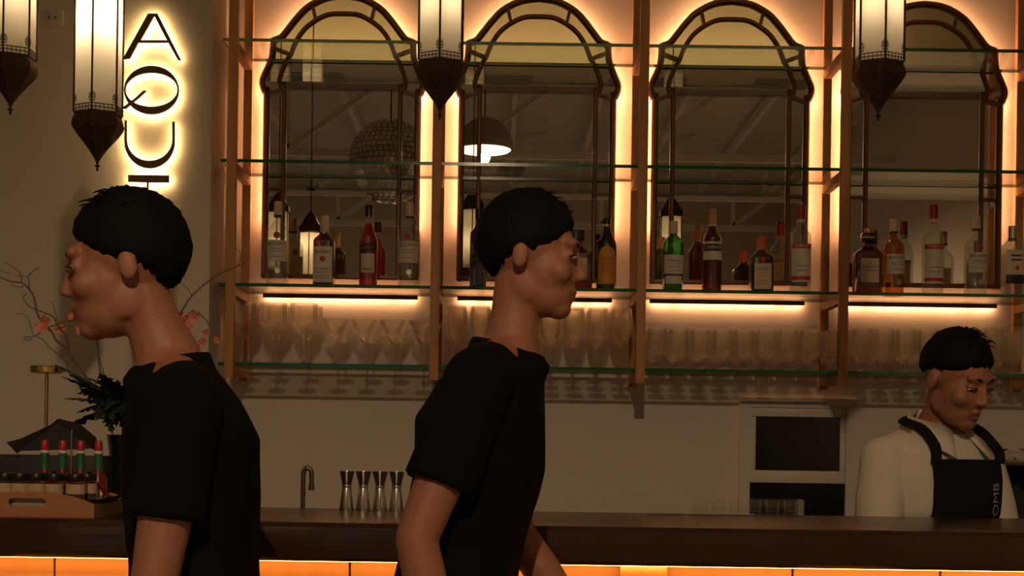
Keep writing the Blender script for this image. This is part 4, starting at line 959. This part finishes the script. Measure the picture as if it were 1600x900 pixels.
def face_bits(t, M, sc, lid=1.0):
    for s in (-1, 1):
        ev = obj('eye', MB().ell((0, 0, 0), 1, 16, 10, M @ Matrix.Translation(Vector((s * .031, -.079, .0005)) * sc) @ Matrix.Diagonal((.0135 * sc, ( .0115 if lid == 1 else .0095) * sc, .0062 * lid * sc, 1))), M_eyew, t)
        obj('iris', MB().ell((0, 0, 0), 1, 12, 8, M @ Matrix.Translation(Vector((s * .032, -.0872, -.001 - .002 * (1 - lid))) * sc) @ Matrix.Diagonal((.0058 * sc, .0028 * sc, .0050 * lid * sc, 1))), M_iris, ev)
        obj('eyelid', MB().tube([M @ (Vector((s * (.031 + u * .017), -.0875 + .010 * u * u + (.002 if s * u < 0 else 0), (.0045 if lid == 1 else .0015) - .005 * u * u)) * sc) for u in (-1, -.6, -.2, .2, .6, 1)], [.0016 * sc, .0026 * sc, .003 * sc, .003 * sc, .0026 * sc, .0014 * sc], 8), M_iris, t)
        obj('eyebrow', MB().tube([M @ (Vector((s * x_, y_, z_)) * sc) for x_, y_, z_ in ((.011, -.0855, .021), (.022, -.0855, .0260), (.036, -.081, .0285), (.050, -.069, .0255))], [.003 * sc, .0048 * sc, .0042 * sc, .0015 * sc], 8), M_hair, t)
def skin_finish(me, M, sc):
    Mi = M.inverted(); me.materials.append(M_skin); me.materials.append(M_lips)
    fwd = (M.to_3x3() @ Vector((0, 1, 0))).normalized()
    for v in me.vertices:
        q = Mi @ v.co / sc
        if q.y < -.03 and abs(q.z) < .05:
            for s in (-1, 1):
                d2 = (q.x - s * .031) ** 2 + (q.z - .000) ** 2
                v.co += fwd * (0.0055 * sc * math.exp(-d2 / (2 * .0125 ** 2)))
    for p in me.polygons:
        q = Mi @ p.center / sc
        if q.y < -.078 and -.083 < q.z < -.059 and abs(q.x) < .024: p.material_index = 1
def folds(me, amp=0.004, fx=9, fz=5, seed=0):
    ns = [v.normal.copy() for v in me.vertices]
    for v, nn in zip(me.vertices, ns):
        c = v.co; a = noise.noise(Vector((c.x * fx + seed, c.y * fx, c.z * fz))) + .5 * noise.noise(Vector((c.x * fx * 2.2 + seed, c.y * fx * 2, c.z * fz * 3)))
        v.co = c + nn * amp * a
    me.update()
def legs(mb, g, z_hip, ankles, infl=0.0, top_only=False):
    for s, (ax, ay) in zip((-1, 1), ankles):
        hip = Vector((s * .088, g, z_hip)); an = Vector((ax, ay, .085)); kn = hip.lerp(an, .5) + Vector((0, -.035, 0))
        mb.limb([hip, hip.lerp(kn, .5), kn, kn.lerp(an, .45), an], [.088 + infl, .075 + infl, .058 + infl, .052 + infl, .040 + infl * 1.6])
        if not top_only: mb.limb([an + Vector((0, .02, -.04)), an + Vector((0, -.08, -.05)), an + Vector((0, -.15, -.055))], [.038, .036, .026])

def person(label, loc, yaw, spec):
    """forward is -y in the figure's own frame; spec holds joint positions in metres"""
    t = thing('person', label, 'person', loc, yaw)
    sc = spec.get('hs', 1.0); H = Vector(spec['head']); M = Matrix.Translation(H) @ Euler(spec['head_rot'], 'ZXY').to_matrix().to_4x4() if False else Matrix.Translation(H) @ Matrix.Rotation(spec['head_rot'][1], 4, 'Z') @ Matrix.Rotation(spec['head_rot'][0], 4, 'X') @ Matrix.Rotation(spec['head_rot'][2], 4, 'Y')
    nb = Vector(spec['neck']); tors = spec['torso']; sh = spec['shoulders']; el = spec['elbows']; wr = spec['wrists']
    mb = MB(); head_parts(mb, M, sc)
    mb.limb([M @ (Vector((0, .022, -.05)) * sc), (M @ (Vector((0, .022, -.05)) * sc)).lerp(nb, .5), nb], [.049 * sc, .048 * sc, .058 * sc])
    mb.loft([(cx, c_y, z, rx * .93, ry * .93) for cx, c_y, z, rx, ry in tors])
    for i in (0, 1):
        S_, E_, W_ = Vector(sh[i]), Vector(el[i]), Vector(wr[i])
        mb.limb([nb + Vector((0, .01, -.03)), S_], [.055, .050]); mb.limb([S_, S_.lerp(E_, .45), E_], [.050, .045, .036]); mb.limb([E_, E_.lerp(W_, .35), W_], [.036, .037, .025])
        d = (W_ - E_).normalized(); hand(mb, W_, d, spec['palms'][i], 1.0, -1 if i == 0 else 1)
    g = tors[0][1]; legs(mb, g, .90, spec['ankles'])
    me = fuse(mb, spec.get('vox', 0.0045), 4); skin_finish(me, M, sc)
    obj('body', me, [], t, smooth=1.2)
    obj('hair', hair_mesh(M, sc, *spec['hair']), M_hair, t, smooth=1.0); face_bits(t, M, sc, spec.get('lid', 1.0))
    # shirt
    mb = MB(); tz = [r for r in tors]
    mb.loft([(cx, c_y, z, rx + .010, ry + .010) for cx, c_y, z, rx, ry in tz])
    sl = spec['sleeve']
    for i in (0, 1):
        S_, E_ = Vector(sh[i]), Vector(el[i]); q = S_.lerp(E_, sl)
        mb.limb([nb + Vector((0, .012, -.045)), nb.lerp(S_, .55) + Vector((0, .005, -.012)), S_], [.050, .055, .061]); mb.tube([S_, S_.lerp(E_, sl * .5), q], [.061, .060, .062], 16)
    me = fuse(mb, 0.006, 5)
    zn, yn = tors[-1][2], tors[-1][1]
    for v in me.vertices:      # neckline: higher at the nape, lower at the throat
        w_ = max(0, min(1, (v.co.z - (zn - .07)) / .07)); rr_ = math.hypot(v.co.x - nb.x, v.co.y - yn)
        if w_ > 0 and rr_ < .13: v.co.z += w_ * ((v.co.y - yn) * .25 - .012) * min(1, (.13 - rr_) / .03)
    folds(me, spec.get('fold', .004), seed=len(label))
    shirt = obj('shirt', me, spec['shirt'], t, smooth=1.2)
    mb = MB().loft([(tors[0][0], g, .84, .165, .12), (tors[0][0], g, .90, .172, .125), (tors[0][0], g, .98, .165, .12)]); legs(mb, g, .90, spec['ankles'], .014, True)
    obj('trousers', fuse(mb, 0.008, 4), M_pants, t, smooth=1.2)
    for s, (ax, ay) in zip((-1, 1), spec['ankles']):
        mb = MB().limb([(ax, ay + .03, .045), (ax, ay - .07, .040), (ax, ay - .155, .034)], [.044, .043, .033]); mb.box((ax - .042, ay - .185, 0.0), (ax + .042, ay + .07, .018), .006)
        obj('shoe', fuse(mb, 0.006, 3), M_shoe, t, smooth=1.2)
    return t, shirt, M
def std_torso(g0, c1, nb, w_=1.0, d_=1.0):
    """pelvis y, chest y, neck base (y, z)"""
    y0, yc, (yn, zn) = g0, c1, nb; k = zn - 1.44
    return [(0, y0, .86, .165 * w_, .115 * d_), (0, y0, .97 + k * .3, .160 * w_, .112 * d_), (0, y0 * .6 + yc * .4, 1.08 + k * .5, .152 * w_, .108 * d_), (0, yc, 1.22 + k, .165 * w_, .116 * d_), (0, yc, 1.31 + k, .178 * w_, .115 * d_), (0, yc * .6 + yn * .4, 1.375 + k, .160 * w_, .092 * d_), (0, yn, 1.42 + k, .095, .066), (0, yn, zn + .012, .062, .054)]
# walker in front of the sign wall, facing left
p1 = P(300, 800, 2.52); Y1 = 2.52
person('person in black T-shirt walking past the tray and flowers', (p1.x, Y1, 0), -PI / 2 + 0.12, dict(
    head=(0, -.118, P(205, 412, Y1).z - 0.005), head_rot=(0.14, -0.05, 0), hs=.97, neck=(0, -.042, 1.392), torso=std_torso(.01, .0, (-.038, 1.392), .95, .88),
    shoulders=[(-.175, .0, 1.312), (.175, .0, 1.312)], elbows=[(-.215, .05, 1.035), (.21, -.04, 1.03)], wrists=[(-.20, -.06, .83), (.20, -.17, .85)], palms=[(1, 0, 0), (-1, 0, 0)],
    ankles=[(-.09, .18), (.09, -.16)], hair=(.046, -.012, -.07, 1.09, 1, .45), sleeve=.62, shirt=M_tee))
# walker in the middle, facing right and leaning forward
p2 = P(742, 800, 2.72); Y2 = 2.72
person('person in black T-shirt striding past in front of the jiggers', (p2.x, Y2, 0), PI / 2 - 0.08, dict(
    head=(0, -.098, P(838, 400, Y2).z), head_rot=(0.10, 0.0, 0), hs=.90, neck=(0, -.060, 1.435), torso=std_torso(.04, -.008, (-.056, 1.435), .95, .92),
    shoulders=[(-.178, -.02, 1.365), (.178, -.02, 1.365)], elbows=[(-.225, .075, 1.10), (.21, -.06, 1.09)], wrists=[(-.22, .02, .86), (.20, -.20, .90)], palms=[(1, 0, 0), (-1, 0, 0)],
    ankles=[(-.09, -.16), (.09, .2)], hair=(.046, -.014, -.07, 1.09, 2, .45), sleeve=.66, shirt=M_tee))
# bartender
Y3 = 3.97; p3 = P(1452, 800, Y3); hp = P(1497, 592, Y3 - 0.12)
yaw3 = 0.50
hl = Matrix.Rotation(-yaw3, 3, 'Z') @ (hp - Vector((p3.x, Y3, 0)))
tb = std_torso(.03, -.02, (hl.y * .35, 1.325), .97, 1.0)
bt, shirt, HM = person('bartender in white collared shirt and dark bib apron looking down', (p3.x, Y3, 0), yaw3, dict(
    head=tuple(hl), head_rot=(0.36, 0.10, -0.04), hs=.96, neck=(hl.x * .3, hl.y * .30, 1.33), torso=tb,
    shoulders=[(-.172, -.01, 1.238), (.172, -.01, 1.238)], elbows=[(-.225, -.045, .985), (.215, -.06, .985)], wrists=[(-.17, -.15, .83), (.15, -.16, .84)], palms=[(1, 0, 0), (-1, 0, 0)],
    ankles=[(-.10, .04), (.10, .0)], hair=(.046, .010, -.03, 1.10, 5), lid=.45, sleeve=.80, shirt=M_shirt, fold=.006, vox=.0038))
# collar
nb = Vector((hl.x * .3, hl.y * .30, 1.33))
for s in (-1, 1):
    vs = []; n_ = 10
    for i in range(n_ + 1):
        a = PI / 2 - s * (PI * .93) * i / n_ * 1.0; u = i / n_
        top_ = nb + Vector((.070 * math.cos(a), .068 * math.sin(a) + .004, .040 - .050 * u)); rl = .096 + .030 * u * u; low = nb + Vector((rl * math.cos(a) + (s * .030 * u ** 4), rl * math.sin(a), -.004 - .085 * u * u))
        vs += [top_, low]
    mb = MB().add(vs, [(2 * i, 2 * i + 2, 2 * i + 3, 2 * i + 1) for i in range(n_)])
    o = obj('collar', mb, M_shirt, bt); md = o.modifiers.new('t', 'SOLIDIFY'); md.thickness = .004; md.offset = 0
# apron: bib that follows the chest, wrap below, straps
def chest_y(x, z, off):
    for a, b in zip(tb, tb[1:]):
        if a[2] <= z <= b[2]:
            u = (z - a[2]) / (b[2] - a[2]); cy_ = a[1] + (b[1] - a[1]) * u; rx = a[3] + (b[3] - a[3]) * u + .010; ry = a[4] + (b[4] - a[4]) * u + .010; break
    else: cy_, rx, ry = tb[0][1], tb[0][3] + .01, tb[0][4] + .01
    q = min(abs(x) / rx, .985); return cy_ - ry * (1 - q ** 2.3) ** (1 / 2.3) - off
ztop = 1.240
mb = MB(); vs = []; nxx, nzz = 20, 22
for j in range(nzz + 1):
    z = .62 + (ztop - .62) * j / nzz; hw_ = .118 if z > 1.1 else .118 + min(.05, (1.1 - z) * .35)
    for i in range(nxx + 1):
        x_ = -hw_ + 2 * hw_ * i / nxx; vs.append((x_, min(chest_y(x_, max(z, .87), .014), 10), z))
mb.add(vs, [(j * (nxx + 1) + i, j * (nxx + 1) + i + 1, (j + 1) * (nxx + 1) + i + 1, (j + 1) * (nxx + 1) + i) for j in range(nzz) for i in range(nxx)])
ap = obj('apron', mb, M_apron, bt); md = ap.modifiers.new('t', 'SOLIDIFY'); md.thickness = .004; md.offset = 0
for s in (-1, 1):
    pts = smooth_path([(s * .112, chest_y(s * .112, ztop - .01, .016), ztop - .01), (s * .110, chest_y(s * .110, 1.252, .018) - .003, 1.255), (s * .104 + nb.x * .5, nb.y - .085, 1.280), (s * .098 + nb.x, nb.y - .040, 1.318), (s * .084 + nb.x, nb.y + .04, 1.338), (s * .035 + nb.x, nb.y + .088, 1.345), (nb.x, nb.y + .092, 1.346)], 4)
    obj('neck_strap', MB().tube(pts, .013, 8, flat=.35), M_apron, ap)
obj('lettering', text_mb('OMB', 0.040, lambda v: ((0.080 - v.z), chest_y(0.080 - v.z, 1.138 + v.x, .0175), 1.138 + v.x)), mat('apron_print', (0.42, 0.38, 0.33), 0.7), ap, smooth=None)

# ------------------------------------------------------------------ hall lamps and mirror ball seen in the mirrors
def pendant(x, y, z, label, W=W_PEND):
    t = thing('dome_pendant', label, 'pendant lamp', (x, y, z), 0, 'dome pendants in the hall')
    obj('shade', MB().lathe([(0.26, 0), (0.262, 0.004), (0.25, 0.09), (0.20, 0.19), (0.12, 0.26), (0.04, 0.29), (0.035, 0.285), (0.115, 0.252), (0.195, 0.182), (0.244, 0.088), (0.252, 0.0)], 32), mat('pendant_shade_%d' % int(x * 10 + 99), (0.42, 0.38, 0.31), 0.5), t)
    obj('diffuser', MB().lathe([(0.246, 0.006), (0.22, -0.014), (0.15, -0.03), (0.07, -0.037), (0.0, -0.039)], 32), emitter('pendant_glow_%d' % int(x * 10 + 99), SOFTW, 3.0), t, smooth=None)
    obj('cable', MB().tube([(0, 0, 0.28), (0, 0, 4.6 - z)], 0.006, 6), M_black, t)
    ld = bpy.data.lights.new('pendant_lamp_offscreen', 'SPOT'); ld.energy = W; ld.color = (1.0, 0.70, 0.42); ld.spot_size = 2.9; ld.spot_blend = 0.3; ld.shadow_soft_size = 0.05
    lo = bpy.data.objects.new('pendant_lamp_offscreen', ld); COL.objects.link(lo); lo.parent = t; lo.location = (0, 0, -0.072)
pendant(-0.17, -1.9, 3.90, 'grey dome pendant lamp hanging near the mirror ball')
bl = thing('mirror_ball', 'large mirror ball reflected in the arched mirror', 'mirror ball', (-0.97, -1.4, 3.33))
M_tile = mat('mirror_tile', (0.75, 0.75, 0.72), 0.08, metal=1.0)
obj('ball', MB().ell((0, 0, 0.36), 0.352, 32, 20), M_black, bl)
mb = MB()
for i in range(1, 24):
    t_ = PI * i / 24; nn = max(6, int(48 * math.sin(t_)))
    for k in range(nn):
        a = 2 * PI * k / nn; d = Vector((math.sin(t_) * math.cos(a), math.sin(t_) * math.sin(a), math.cos(t_))); u = Vector((-math.sin(a), math.cos(a), 0)); v = d.cross(u)
        d2 = (d + Vector((random.uniform(-1, 1), random.uniform(-1, 1), random.uniform(-1, 1))) * .03).normalized(); u = (u - d2 * u.dot(d2)).normalized(); v = d2.cross(u)
        c = Vector((0, 0, .36)) + d * .362; h_ = .021
        mb.add([c - u * h_ - v * h_, c + u * h_ - v * h_, c + u * h_ + v * h_, c - u * h_ + v * h_], [(0, 1, 2, 3)])
o = obj('mirror_tiles', mb, M_tile, bl, smooth=None); o['kind'] = 'stuff'
obj('cable', MB().tube([(0, 0, .71), (0, 0, 4.6 - 3.33)], .006, 6), M_black, bl)
